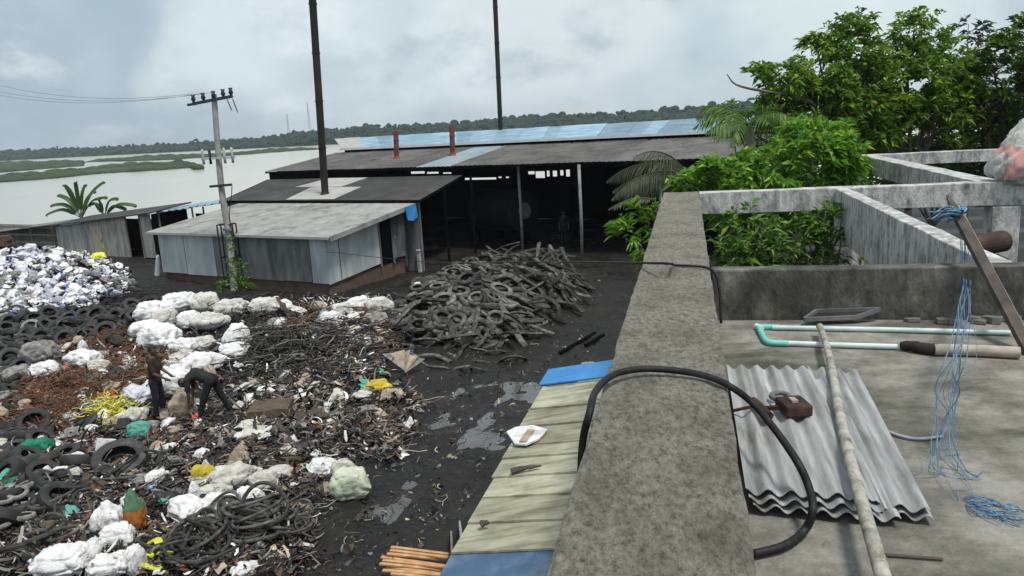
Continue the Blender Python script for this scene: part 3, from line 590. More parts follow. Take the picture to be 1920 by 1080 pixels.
# ------------------------------------------------------------------ left sheds and fence
def left_side():
    # plank shed: px wall 110..290
    v = 5.0
    uA, _ = at_v(112, 470, v); uB, _ = at_v(243, 470, v); uC, _ = at_v(292, 470, v)
    zA = at_v(112, 424, v)[1]; zC = at_v(292, 400, v)[1]
    def zt(u): return zA+(zC-zA)*(u-uA)/(uC-uA)
    t = thing('plank_shed', S((uA+uB)/2, v+1), 'long low shed of bleached planks with a dark roof edge and tan door', 'shed')
    n = 26; b = MB(); w = (uB-uA)/n
    for i in range(n):
        a = uA+i*w; b.box(S(a+w/2, v+random.uniform(-.01, .01), zt(a)/2), (w-.012, .03, zt(a)), ROT_S)
    b.build('wall', M['planks'], t)
    ud0, ud1 = at_v(180, 470, v)[0], at_v(198, 470, v)[0]
    b = MB(); b.box(S((ud0+ud1)/2, v-.05, .95), (ud1-ud0, .04, 1.7), ROT_S); dd = b.build('door', M['door_tan'], t)
    b = MB(); b.box(S(ud1-.08, v-.09, .95), (.05, .04, .14), ROT_S); b.build('handle', M['dark_wood'], dd)
    b = MB(); b.prism([S(uA-.3, v-.25, zA-.02), S(uC+.3, v-.25, zt(uC)+.0), S(uC+.3, v+2.6, zt(uC)+.30), S(uA-.3, v+2.6, zA+.28)], (0, 0, .07)); b.build('roof', M['roof_dark'], t)
    up0, up1 = at_v(272, 470, v)[0], at_v(291, 470, v)[0]
    b = MB(); b.box(S((up0+up1)/2, v, zC/2), (up1-up0, .04, zC-.1), ROT_S); b.build('wall_panel', M['planks'], t)
    b = MB(); b.box(S((uA+uC)/2, v+2.4, zA/2+.1), (uC-uA, .05, zA+.2), ROT_S); b.build('back_wall', M['soot_shade'], t)
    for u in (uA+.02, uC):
        b = MB(); b.prism([S(u, v+.03, 0), S(u, v+2.4, 0), S(u, v+2.4, zt(u)), S(u, v+.03, zt(u)-.05)], Vector(S(.04, 0))-Vector(S(0, 0))); b.build('side_wall', M['soot_shade'], t)
    for x in (245, 271):
        u = at_v(x, 470, v)[0]; b = MB(); b.bar(S(u, v-.03, 0), S(u, v-.03, zt(u)-.02), .08, .08); b.build('post', M['wood'], t)
    # open pen left of it
    t = thing('rail_pen', S(uA-4, v), 'open timber pen of rails and posts under a thin roof left of the plank shed', 'pen')
    uL = at_v(-60, 470, v)[0]
    for x in (-40, 20, 65, 106):
        u = at_v(x, 470, v)[0]; b = MB(); b.bar(S(u, v, 0), S(u, v, zt(u)+.05), .1, .1); b.build('post', M['wood'], t)
    for z in (.6, 1.1, 1.6):
        b = MB(); b.bar(S(uL, v, z), S(uA-.1, v+.02, z+.05), .05, .12); b.build('rail', M['wood'], t)
    b = MB(); b.box(S((uL+uA)/2-.2, v+1.6, .8), (uA-uL, .04, 1.5), ROT_S); b.build('back_board', M['planks'], t)
    b = MB(); b.prism([S(uL, v-.2, zt(uL)+.1), S(uA-.35, v-.2, zA+.06), S(uA-.35, v+2.2, zA+.2), S(uL, v+2.2, zt(uL)+.25)], (0, 0, .05)); b.build('roof', M['gi_dark'], t)
    # rust coloured stack of blocks at frame edge
    g = at_z(6, 486); t = thing('brick_stack', (g[0], g[1], 0), 'rust brown stack of bricks at the left edge before the pen', 'brick stack')
    b = MB()
    for k in range(9):
        for i in range(7):
            if random.random() < .95: b.box((g[0]-1.2+i*.28+(k % 2)*.1, g[1]+random.uniform(-.02, .02), .10+k*.16), (.26, .5, .145), random.uniform(-.05, .05))
    b.build('bricks', M['brick'], t)
    # blue tarp lean-to between plank shed and grey shed
    t = thing('tarpaulin_shelter', S(-13.6, 6), 'low shelter roofed with faded blue tarpaulin between the plank shed and the grey shed', 'shelter')
    A = at_v(290, 399, 5.3); B = at_v(425, 378, 5.3); n = 10; m = 5; vs = []; fs = []
    v0, v1 = 5.35, 8.6; zA_, zB_ = A[1], B[1]
    for j in range(m+1):
        for i in range(n*3+1):
            a = i/(n*3); u = A[0]+(B[0]-A[0])*a; vs.append(S(u, v0+(v1-v0)*j/m, zA_+(zB_-zA_)*a+.16*j/m*1.2+.045*math.cos(a*n*2*PI)+.03*vnoise((u, j, 0), .8)))
    W = n*3+1; fs = [(j*W+i, j*W+i+1, (j+1)*W+i+1, (j+1)*W+i) for j in range(m) for i in range(W-1)]
    b = MB(); b.add(vs, fs); o = b.build('roof', M['tarp_faded'], t, smooth=True); sm = o.modifiers.new('s', 'SOLIDIFY'); sm.thickness = .03
    for a in (0.02, .5, .98):
        u = A[0]+(B[0]-A[0])*a
        for vv in (v0+.1, v1-.1):
            b = MB(); b.bar(S(u, vv, 0), S(u, vv, zA_+(zB_-zA_)*a-.03), .08, .08); b.build('post', M['wood'], t)
    b = MB(); b.box(S((A[0]+B[0])/2-.5, v1-.2, 1.1), (B[0]-A[0], .04, 2.2), ROT_S); b.build('back_wall', M['soot_shade'], t)
    # leaning pale bundle by the grey shed's left corner
    g = at_z(296, 527); p2 = Vector(at_d(296, 478, g[1]+.35))
    b = MB(); pth = [Vector((g[0], g[1], 0)), Vector((g[0]+.02, g[1]+.12, .5)), p2]
    b.tube(catmull(pth, 5), .14, 9, radii=[.17, .16, .17, .16, .15, .14, .13, .12, .1, .08, .05]); o = b.build('rolled_sheet', M['sack'], org=(g[0], g[1], 0), smooth=True)
    tag(o, 'rolled white sheet standing against the left corner of the grey shed', 'rolled sheet')
left_side()

# ------------------------------------------------------------------ utility pole, ladder, wires
def utility():
    g = at_z(440, 546); base = Vector((g[0], g[1], 0)); top = Vector(at_d(401, 176, g[1]))
    t = thing('utility_pole', base, 'leaning concrete utility pole with crossarms and insulators before the grey shed', 'utility pole')
    d = top-base; mid = base+d*.55+Vector((-.10, 0, 0)); pth = catmull([base, base+d*.28+Vector((.02, 0, 0)), mid, top], 6); n = len(pth)
    b = MB(); b.tube(pth, .14, 14, radii=[.17-.06*i/(n-1) for i in range(n)]); b.build('shaft', M['concrete_pole'], t, smooth=True, sharp=50)
    k = d.length
    def at(f): return Vector(pth[min(n-1, int(f*(n-1)))])
    R = Vector((1, -.18, 0)).normalized()
    b = MB(); c = top-Vector((0, 0, .25)); b.bar(c-R*.95+Vector((0, -.12, -.10)), c+R*.85+Vector((0, -.12, .10)), .1, .12); arm = b.build('crossarm', M['porcelain'], t)
    for s in (-.9, -.45, .02, .45, .8):
        b = MB(); p = c+R*s+Vector((0, -.12, .06+.1*s)); b.tube([p, p+Vector((0, 0, .12)), p+Vector((0, 0, .2)), p+Vector((0, 0, .3))], .09, 10, radii=[.04, .1, .06, .09]); b.build('insulator', M['porcelain'], arm, smooth=True)
    b = MB(); b.bar(c+R*.8, c+R*.95+Vector((0, 0, -.55)), .03, .03); b.bar(c+R*.55, c+R*.7+Vector((0, 0, -.45)), .03, .03); b.bar(c-R*1.25+Vector((0, 0, -.12)), c-R*.85+Vector((0, 0, -.1)), .06, .1); b.build('fuse_holder', M['porcelain'], t)
    # fuse and arrester rack
    c2 = at(.78); b = MB(); b.bar(c2-R*.7+Vector((0, -.18, 0)), c2+R*.8+Vector((0, -.18, 0)), .07, .08); r2 = b.build('lower_crossarm', M['pale_steel'], t)
    for s in (-.62, -.3, .35, .7):
        b = MB(); p = c2+R*s+Vector((0, -.2, .05)); b.tube([p-Vector((0, 0, .28)), p, p+Vector((0, 0, .28)), p+Vector((0, 0, .36))], .05, 9, radii=[.06, .045, .06, .03]); b.build('arrester', M['pale_steel'] if abs(s) > .32 else M['porcelain'], r2, smooth=True)
    c3 = at(.70); b = MB(); b.bar(c3-R*.45+Vector((0, -.16, -.02)), c3+R*.55+Vector((0, -.16, .02)), .08, .1); b.build('platform_bracket', M['porcelain'], t)
    b = MB(); b.tube(catmull([c3+R*.5, c3+R*.45+Vector((0, -.2, -.6)), at(.5)+Vector((.2, -.1, 0)), at(.35)+Vector((.16, -.1, 0))], 6), .018, 6); b.build('drop_cable', M['hose'], t)
    for i, f in enumerate((.42, .385)):
        p = at(f); b = MB(); b.tube([p-Vector((0, 0, .05)), p+Vector((0, 0, .05))], .22-.02*i, 14); b.build('band', M['gi_dark'], t)
    # wires to the left
    for i, (x0, y0, x1, y1, s) in enumerate(((-90, 133, 352, 171, -.9), (-90, 157, 345, 184, -.45), (-90, 150, 330, 175, .02))):
        A = c+R*s+Vector((0, -.12, .3)); B = Vector(at_d(x0, y0, top.y+14)); pts = []
        for k in range(17):
            q = k/16; p = A+(B-A)*q; p.z -= .7*4*q*(1-q); pts.append(p)
        b = MB(); b.tube(pts, .008, 5); o = b.build('power_line', M['grey_wire'], org=A); tag(o, ['power line reaching left from the outer insulator of the utility pole, uppermost of three', 'lowest power line reaching left from the utility pole, nearest its crossarm at the frame edge', 'power line reaching left from the middle insulator of the utility pole'][i], 'power line', 'power lines to the utility pole')
    # ladder
    Rr = Vector((SU[0], SU[1], 0)); g2 = Vector(at_z(474, 527)); topl = Vector(at_d(458, 418, g2.y+.35)); b = MB()
    t2 = thing('ladder', (g2.x, g2.y, 0), 'dark steel ladder leaning by the foot of the utility pole', 'ladder')
    for s in (-.2, .2):
        b = MB(); b.bar(Vector((g2.x, g2.y, 0))+Rr*s, topl+Rr*s, .045, .045); b.build('rail', M['chimney'], t2)
    for k in range(1, 8):
        b = MB(); p = Vector((g2.x, g2.y, 0)).lerp(topl, k/8); b.bar(p-Rr*.2, p+Rr*.2, .035, .035); b.build('rung', M['chimney'], t2)
    gp = Vector((g[0]-.35, g[1]-.1, 0)); t3 = thing('steel_frame', gp, 'narrow black steel frame around the foot of the utility pole', 'steel frame')
    zt = Vector(at_d(425, 421, g[1])).z
    for (dx, dy) in ((0, 0), (.65, 0), (0, .45), (.65, .45)):
        b = MB(); b.bar(gp+Vector((dx, dy, 0)), gp+Vector((dx, dy, zt)), .05, .05); b.build('upright', M['chimney'], t3)
    b = MB()
    for z in (.6, 1.5, zt):
        for (a, c_) in (((0, 0), (.65, 0)), ((.65, 0), (.65, .45)), ((.65, .45), (0, .45)), ((0, .45), (0, 0))):
            b.bar(gp+Vector((*a, z)), gp+Vector((*c_, z)), .04, .04)
    b.build('cross_bars', M['chimney'], t3)
utility()

# ------------------------------------------------------------------ concrete building with terrace
ZT, ZP = 4.75, 5.14
def rough_box(name, s0, s1, t0, t1, z0, z1, m, parent, seg=.25, amp=.006):
    """box in terrace axes with slightly uneven faces, bevelled"""
    b = MB(); c = T((s0+s1)/2, (t0+t1)/2, (z0+z1)/2); b.box(c, (s1-s0, t1-t0, z1-z0), ROT_T); o = b.build(name, m, parent)
    bm = bmesh.new(); bm.from_mesh(o.data)
    for ax, ln in ((Vector((TS[0], TS[1], 0)), s1-s0), (Vector((TT[0], TT[1], 0)), t1-t0)):
        n = int(ln/seg)
        if n > 1:
            for k in range(1, n):
                off = (-.5+k/n)*ln
                cc = Vector(c)-parent.location
                bmesh.ops.bisect_plane(bm, geom=bm.verts[:]+bm.edges[:]+bm.faces[:], plane_co=cc+ax*off, plane_no=ax)
    for v in bm.verts:
        w = v.co+parent.location; q = Vector((mnoise.noise(w*2.3)+.6*mnoise.noise(w*9), mnoise.noise(w*2.3+Vector((7, 1, 3)))+.6*mnoise.noise(w*9+Vector((3, 1, 1))), mnoise.noise(w*2.3+Vector((1, 9, 4)))))
        v.co += q*amp
    bm.to_mesh(o.data); bm.free(); bevel(o, .012, 2); return o
BLD = thing('concrete_building', T(1, 3, 0), 'unfinished grey concrete building with a flat terrace, parapet and bare roof beams', 'building')
rough_box('parapet', -.38, .16, -1.5, 12.55, 4.45, ZP, M['parapet'], BLD, .07, .009)
b = MB(); b.box(T(-.10, 2.25, 2.22), (.30, 7.4, 4.46), ROT_T); b.build('side_wall', M['plaster'], BLD)
rough_box('terrace_slab', .17, 7.5, -1.5, 5.99, 4.5, ZT, M['terrace'], BLD, .6, .004)
rough_box('terrace_wall', .17, 7.5, 6.0, 6.16, 4.3, ZP-.003, M['stained_wall'], BLD, .3, .006)
b = MB(); b.box(T(3.8, 6.05, 2.14), (7.3, .2, 4.28), ROT_T); b.build('end_wall', M['plaster'], BLD)
rough_box('beam', .165, 9.5, 12.28, 12.56, 4.80, ZP-.004, M['whitewash'], BLD, .4, .012)
rough_box('beam', 2.12, 2.30, 6.17, 12.27, 4.44, ZP-.006, M['whitewash'], BLD, .4, .012)
rough_box('beam', 4.1, 4.45, 12.57, 20.4, 4.75, ZP-.006, M['whitewash'], BLD, .5, .012)
rough_box('beam', 3.92, 11.5, 20.42, 20.72, 4.86, ZP-.004, M['whitewash'], BLD, .5, .012)
for (s, t_, w, z1) in ((4.42, 12.42, .36, 4.79), (-.1, 12.4, .34, 4.44), (4.1, 20.57, .32, 4.85), (10.5, 20.57, .32, 4.85), (8.8, 12.42, .36, 4.79), (2.26, 9.2, .28, 4.43)):
    b = MB(); b.box(T(s, t_, z1/2), (w, w, z1), ROT_T); bevel(b.build('column', M['whitewash'], BLD), .015)
# second right-hand column rising beside the terrace wall at the frame edge
b = MB(); b.box(T(5.1-2.75, 6.32, 5.0), (.12, .28, .01), ROT_T)
# a clay drain pipe and a dark drum lying beyond the terrace wall
q_ = at_t(1776, 470, 7.9); A_ = Vector(T(q_[0], 7.9, q_[1])); q_ = at_t(1880, 452, 8.3); B_ = Vector(T(q_[0], 8.3, q_[1]))
r = .17; dr = B_-A_
pr = [A_, A_+dr*.06, A_+dr*.06, B_]
t = thing('clay_pipe', A_, 'dark rusty drain pipe lying beyond the terrace wall under the blue string', 'pipe')
b = MB(); ring = []
for (k, rr) in ((0, .13), (.14, .13), (.15, .105), (1, .105), (1, .08), (.02, .08)):
    ring.append((k, rr))
n = 20; z = dr.normalized(); x = z.orthogonal().normalized(); y = z.cross(x); vs = []
for i in range(n):
    a = 2*PI*i/n; vs += [A_+dr*k+(x*math.cos(a)+y*math.sin(a))*rr for k, rr in ring]
kk = len(ring); b.add(vs, [(i*kk+q, ((i+1) % n)*kk+q, ((i+1) % n)*kk+(q+1) % kk, i*kk+(q+1) % kk) for i in range(n) for q in range(kk)]); b.build('pipe', M['old_rust'], t)
b = MB(); m_ = (A_+B_)/2; b.box((m_.x, m_.y, m_.z-.17), (.5, .22, .13), ROT_T); b.box((m_.x, m_.y, (m_.z-.235)/2), (.2, .2, m_.z-.235), ROT_T); b.build('support', M['stained_wall'], t)

# ------------------------------------------------------------------ lean-to roof below the parapet
def lean_to():
    t = thing('lean_to', T(-1.1, 7, 0), 'lean-to against the concrete building roofed with mossy yellow-green sheets', 'lean-to')
    s0, s1, z0, z1 = -1.9, -.42, 2.9, 3.12
    cuts = [3.2, 5.0, 5.45]; tt = [3.4, 5.35]
    px = [1040, 985, 935, 890, 855, 830, 800, 770, 745]
    ts = []
    for y in (1042, 985, 935, 895, 858, 835, 798, 765, 722):
        P = at_z(1000, y, 2.95); ts.append(P[:2]@TT)
    ts = [3.5]+ts
    for i in range(len(ts)-1):
        a, c = ts[i], ts[i+1]; m = M['tarp_navy'] if i == 0 else M['leanto']
        b = MB(); lift = .0; sk = random.uniform(-.012, .012); e = random.uniform(-.012, .012)
        vs = []; nn = 8; n2 = 4
        for j in range(n2+1):
            for k in range(nn+1):
                s = s0+e+(s1-s0-e)*k/nn; q = a-.06+(c-a+.06)*j/n2+sk*(k/nn-.5)*2+.10*(k/nn-.5)*(-1)
                zz = z0+(z1-z0)*(s-s0)/(s1-s0)+.024*(1-j/n2)+.002*math.sin(k*2.1+i)+.004*i % .003
                vs.append(T(s, q, zz))
        W = nn+1; b.add(vs, [(j*W+k, j*W+k+1, (j+1)*W+k+1, (j+1)*W+k) for j in range(n2) for k in range(nn)])
        o = b.build('roof_sheet', m, t, smooth=False); sm = o.modifiers.new('s', 'SOLIDIFY'); sm.thickness = .018; sm.offset = 1
    # far end: grey and bright blue sheets
    tg = ts[-1]
    b = MB(); b.prism([T(-1.92, tg-.02, 2.90), T(-1.45, tg-.06, 2.97), T(-1.45, tg+.52, 2.97), T(-1.9, tg+.5, 2.9)], (0, 0, .02)); b.build('grey_sheet', M['gi_dark'], t)
    b = MB(); tb = at_z(1060, 722, 2.95)[:2]@TT; te = at_z(1080, 693, 2.95)[:2]@TT
    b.prism([T(-1.95, tb, 2.93), T(s1, tb, 3.15), T(s1, te+.1, 3.15), T(-1.93, te, 2.93)], (0, 0, .02)); b.build('blue_sheet', M['tarp_blue'], t)
    b = MB(); b.prism([T(-1.44, tg-.02, 2.985), T(s1, tg-.1, 3.14), T(s1, tb+.1, 3.14), T(-1.42, tb-.0, 2.985)], (0, 0, .018)); b.build('roof_sheet', M['leanto'], t)
    for tq in (3.6, 5.6, 7.8, te-.2):
        b = MB(); b.tube([T(-1.75, tq, 0), T(-1.75, tq, 2.86)], .06, 8); b.build('post', M['wood'], t)
        b = MB(); b.bar(T(-1.85, tq, 2.86), T(s1+.02, tq, 3.06), .05, .07); b.build('rafter', M['wood'], t)
    b = MB(); b.bar(T(-1.78, 3.3, 2.845), T(-1.78, te, 2.845), .06, .08); b.build('edge_beam', M['wood'], t)
    b = MB(); b.prism([T(-1.70, 3.4, 0), T(-1.70, te-.2, 0), T(-1.70, te-.2, 2.8), T(-1.70, 3.4, 2.8)], Vector(T(.03, 0, 0))-Vector(T(0, 0, 0))); b.build('wall', M['gi_dark'], t)
lean_to()
def leanto_pt(px, py, lift=.06):
    P = at_z(px, py, 2.98); s = P[:2]@TS; z = 2.9+.22*(s+1.9)/1.48+lift; return at_z(px, py, z)
# white sheet with a tan strip lying on the lean-to roof, and sticks
c = Vector(leanto_pt(987, 820)); t = thing('white_board', c, 'torn white sheet with a tan strip lying on the mossy lean-to roof', 'sheet')
b = MB(); pts = [leanto_pt(*q) for q in ((950, 812), (968, 803), (1000, 800), (1027, 808), (1010, 826), (986, 836), (965, 834))]; b.prism(pts, (0, 0, .02)); b.build('sheet', M['sack'], t)
b = MB(); q1, q2 = leanto_pt(980, 828, .095), leanto_pt(996, 806, .095); b.bar(q1, q2, .08, .012); b.build('strip', M['sack_tan'], t)
for (x0, y0, x1, y1, lab) in ((958, 884, 1015, 873, 'dark weathered stick lying across the lean-to roof, longer one'), (902, 983, 918, 981, 'short dark scrap of wood on the near part of the lean-to roof')):
    a, c = leanto_pt(x0, y0, .08), leanto_pt(x1, y1, .08); b = MB(); b.tube(catmull([a, (np.array(a)+c)/2+[0, 0, .01], c], 4), .028, 7, radii=[.03, .034, .03, .028, .02, .024, .02, .014, .008]); tag(b.build('stick', M['dark_wood'], org=a), lab, 'stick')
# orange timber strips on the ground beside the lean-to
for i in range(9):
    y = 1018+i*6.2; a = at_z(725+random.uniform(-8, 12)+ (4-abs(i-4))*-2, y+8, .08+.03*(i % 3)); c = at_z(838+random.uniform(-6, 6), y+22+random.uniform(-4, 4), .10+.03*((i+1) % 3))
    b = MB(); b.bar(a, c, .055, .03); o = bevel(b.build('timber_strip', M['fresh_wood'], org=a), .004); tag(o, 'fresh orange timber strip in the loose bundle beside the lean-to', 'timber strip', 'orange timber strips beside the lean-to')
g = at_z(868, 985); a = Vector(at_z(872, 975, 1.3)); 
b = MB(); b.bar(at_z(862, 984, .05), Vector(T(-1.96, 5.9, 2.5)), .13, .03, up=(1, 0, 0)); o = b.build('plank', M['planks'], org=at_z(862, 984, .05)); tag(o, 'pale plank leaning against the outer edge of the lean-to', 'plank')
b = MB(); b.bar(at_z(846, 1000, .03), Vector(T(-1.98, 5.55, 1.9)), .08, .03, up=(1, 0, 0)); o = b.build('plank', M['wood'], org=at_z(846, 1000, .03)); tag(o, 'narrow brown plank leaning against the outer edge of the lean-to', 'plank')

# ------------------------------------------------------------------ terrace objects
def corr_sheet(c00, c10, c01, lift, lab, first=False, amp=.015, wave=.085):
    b = MB(); b.add(*ribbed(c00, c10, c01, 1, 10, amp, wave, .003, 8))
    V = []
    for p in b.v: V.append((p[0], p[1], p[2]+.006*vnoise(p, 1.3, 3.)))
    b.v = V; o = b.build('corrugated_sheet', M['corrugated'], org=c00, smooth=True, sharp=50); tag(o, lab, 'corrugated sheet', 'corrugated sheets stacked on the terrace'); return o
A0, A1 = at_z(1362, 686, 4.86), at_z(1592, 684, 4.86); B0 = at_z(1392, 912, 4.86)
e = np.array(A1)-A0
near = lambda y, x0, x1, z: (at_z(x0, y, z), at_z(x1, y, z))
fl, fr = at_z(1398, 922, 4.838), at_z(1640, 934, 4.838); bl = at_z(1362, 688, 4.838)
corr_sheet(fl, fr, bl, 0, 'topmost corrugated metal sheet under the rusty bracket, left in the stack')
fl2, fr2 = at_z(1404, 938, 4.812), at_z(1660, 956, 4.812); bl2 = at_z(1372, 702, 4.812)
corr_sheet(fl2, fr2, bl2, 0, 'middle corrugated metal sheet whose wavy end shows below the topmost one')
fl3, fr3 = at_z(1412, 952, 4.786), at_z(1690, 976, 4.786); bl3 = at_z(1384, 720, 4.786)
corr_sheet(fl3, fr3, bl3, 0, 'lowest corrugated metal sheet on the terrace floor in the left stack')
fa, fb = at_z(1596, 940, 4.806), at_z(1746, 960, 4.806); ba = at_z(1513, 690, 4.806)
corr_sheet(fa, fb, ba, 0, 'corrugated metal sheet angled out to the right beneath the bamboo pole')
fa, fb = at_z(1600, 955, 4.778), at_z(1752, 976, 4.778); ba = at_z(1518, 705, 4.778)
corr_sheet(fa, fb, ba, 0, 'bottom corrugated metal sheet on the right below the bamboo pole')
def zpipe(pts, r, m, name, lab, cat):
    b = MB(); b.tube(pts, r, 12); o = b.build(name, m, org=pts[0], smooth=True, sharp=40); return tag(o, lab, cat)
# PVC pipe bent in a long U
P = lambda x, y, z: Vector(at_z(x, y, z))
t = thing('plastic_pipe', P(1430, 640, ZT), 'pale turquoise plastic pipe bent back on itself lying on the terrace floor', 'pipe')
r = .018; zz = ZT+r+.004
b = MB(); b.tube([P(1448, 614, zz), P(1660, 618, zz), P(1895, 624, zz)], r, 12); b.build('long_pipe', M['pvc'], t, smooth=True, sharp=40)
b = MB(); b.tube([P(1462, 643, zz), P(1570, 647, zz), P(1682, 650, zz)], r, 12); b.build('short_pipe', M['pvc'], t, smooth=True, sharp=40)
b = MB(); b.tube(catmull([P(1462, 614, zz), P(1440, 613, zz), P(1424, 614, zz), P(1427, 624, zz), P(1437, 640, zz), P(1450, 643, zz), P(1478, 644, zz)], 4), r*1.2, 12); b.build('elbow', M['pvc_green'], t, smooth=True)
b = MB(); b.tube([P(1418, 612, zz), P(1428, 616, zz)], r*1.35, 12); b.build('end_cap', M['pvc'], t, smooth=True, sharp=40)
t = thing('old_pipe', P(1700, 652, ZT), 'muddy old pipe with a dark wrapped end lying beside the plastic pipe', 'pipe')
b = MB(); b.tube([P(1752, 655, ZT+.04), P(1835, 657, ZT+.04), P(1912, 661, ZT+.04)], .036, 12); b.build('tube', M['old_pipe'], t, smooth=True, sharp=40)
b = MB(); b.tube(catmull([P(1690, 648, ZT+.03), P(1712, 649, ZT+.04), P(1735, 654, ZT+.035), P(1758, 655, ZT+.04)], 4), .036, 10, radii=[.026, .030, .033, .030, .034, .037, .034, .038, .036, .039, .036, .038, .037]); b.build('wrapping', M['brown_cloth'], t, smooth=True)
# bamboo pole
a, c = P(1537, 612, ZT+.075), P(1660, 1110, ZT+.145); b = MB(); n = 60; rad = []; pth = []
for i in range(n+1):
    q = i/n; p = a.lerp(c, q); p += Vector((.012*math.sin(q*7), 0, .006*math.sin(q*11))); pth.append(p); node = abs(((q*9) % 1)-.5) > .465; rad.append((.0215+.004*q)*(1.14 if node else 1))
b.tube(pth, .03, 14, radii=rad); o = b.build('bamboo_pole', M['bamboo'], org=a, smooth=True); tag(o, 'long weathered bamboo pole lying over the corrugated sheets', 'pole')
# rusty clamp bracket
def bracket():
    c = P(1488, 762, 4.885); t = thing('rusty_bracket', c, 'rusty iron block with a pipe handle lying on the corrugated sheets', 'bracket')
    x = (P(1518, 758, 4.93)-P(1462, 762, 4.93)).normalized(); y = Vector((-x.y, x.x, 0)); R = Matrix((x, y, Vector((0, 0, 1)))).transposed()
    b = MB(); b.box(c+Vector((0, 0, .0)), (.13, .16, .06), rot=R); bevel(b.build('block', M['rust'], t), .012)
    b = MB(); b.box(c-y*.005+Vector((-.005, 0, .036)), (.03, .05, .012), rot=R); b.build('tan_highlight', M['old_pipe'], t)  # small pale slab stands for the tan highlight on the block
    b = MB(); p = c-x*.16; b.tube([p+y*.11, p-y*.1], .022, 10); b.build('handle_pipe', M['rust'], t, smooth=True, sharp=40)
    b = MB(); b.tube(catmull([c+y*.09-x*.04, c+y*.16-x*.05, c+y*.2, c+y*.165+x*.035, c+y*.09+x*.03], 5), .014, 8); b.build('loop', M['gi_dark'], t, smooth=True)
    b = MB(); b.bar(c-x*.08, c-x*.16, .02, .02); b.bar(c-x*.16+y*.05, c-x*.3+y*.0, .012, .012); b.build('rod', M['rust'], t)
bracket()
# black hose arching across the parapet onto the terrace floor
zp = ZP+.022
hp = [T(-.43, 2.72, 4.55), T(-.425, 2.86, 5.0), tuple(P(1106, 772, zp+.02)), tuple(P(1118, 732, zp+.03)), tuple(P(1150, 703, zp+.03)), tuple(P(1200, 692, zp+.02)), tuple(P(1260, 694, zp+.01)), tuple(P(1320, 704, zp+.005)), tuple(P(1368, 724, zp)), tuple(P(1412, 757, 5.08)), tuple(P(1458, 812, 5.02)), tuple(P(1496, 868, 4.97)), tuple(P(1516, 912, 4.90)), tuple(P(1524, 955, 4.86)), tuple(P(1508, 995, ZT+.03)), tuple(P(1468, 1024, ZT+.025)), tuple(P(1412, 1039, ZT+.022)), T(.175, 1.6, ZT+.03)]
b = MB(); b.tube(catmull(hp[:-1], 8), .0155, 10); o = b.build('black_hose', M['hose'], org=hp[4], smooth=True); tag(o, 'thick black hose looped over the parapet and down to the terrace floor', 'hose')
# thin overhead wire from the grey shed to the parapet
pts = [S(.08, .4, 2.15), ]
A = Vector(S(.06, -.02, 2.0)); A = Vector(at_d(612, 472, 30.6)); B = Vector(T(-.40, 6.25, ZP+.02)); m1 = Vector(at_d(800, 491, 22)); m2 = Vector(at_d(1000, 491, 14))
pts = catmull([A, m1, m2, B, T(-.1, 6.15, ZP+.014), T(.16, 5.98, ZP+.012), T(.22, 5.9, ZP-.12), T(.23, 5.8, ZT+.02)], 8)
b = MB(); b.tube(pts, .0105, 6); o = b.build('overhead_wire', M['hose'], org=B, smooth=True); tag(o, 'thin dark wire strung from the grey shed across the parapet', 'wire')
# white wire and dark stick on floor
b = MB(); b.tube(catmull([P(1655, 806, ZT+.012), P(1690, 818, ZT+.012), P(1725, 823, ZT+.012), P(1768, 818, ZT+.012)], 6), .008, 6); tag(b.build('loose_string', M['shadow_lilac'], org=P(1655, 806, ZT), smooth=True), 'thin whitish cord on the terrace floor beside the corrugated sheets', 'string')
b = MB(); b.tube([P(1660, 1040, ZT+.01), P(1768, 1048, ZT+.01)], .006, 6); tag(b.build('thin_rod', M['dark_wood'], org=P(1660, 1040, ZT)), 'thin dark rod on the terrace floor near the bamboo pole end', 'rod')
# dark tray against the terrace wall
c = P(1572, 603, ZT); t = thing('dark_tray', c, 'flat dark metal tray propped at the foot of the terrace wall', 'tray')
q = [P(1508, 604, ZT+.03), P(1606, 600, ZT+.03), T(1.36, 5.93, ZT+.075), T(.92, 5.93, ZT+.06)]
b = MB(); b.prism(q, (0, 0, .012)); b.build('pan', M['chimney'], t)
b = MB()
for i in range(4): b.bar(Vector(q[i])+Vector((0, 0, .02)), Vector(q[(i+1) % 4])+Vector((0, 0, .02)), .02, .03)
b.build('rim', M['gi_dark'], t)
for i in range(9):   # bits of debris along the wall foot
    x = random.uniform(1650, 1910); p = P(x, random.uniform(596, 606), ZT+.015); b = MB(); n = random.randint(4, 6)
    pl = [(p.x+random.uniform(.03, .09)*math.cos(2*PI*k/n), p.y+random.uniform(.02, .05)*math.sin(2*PI*k/n), ZT+.006) for k in range(n)]
    b.prism(pl, (0, 0, random.uniform(.02, .05))); tag(b.build('mortar_chip', M['terrace'], org=p), 'crumbled mortar chip along the foot of the terrace wall', 'chip', 'mortar chips by the terrace wall')
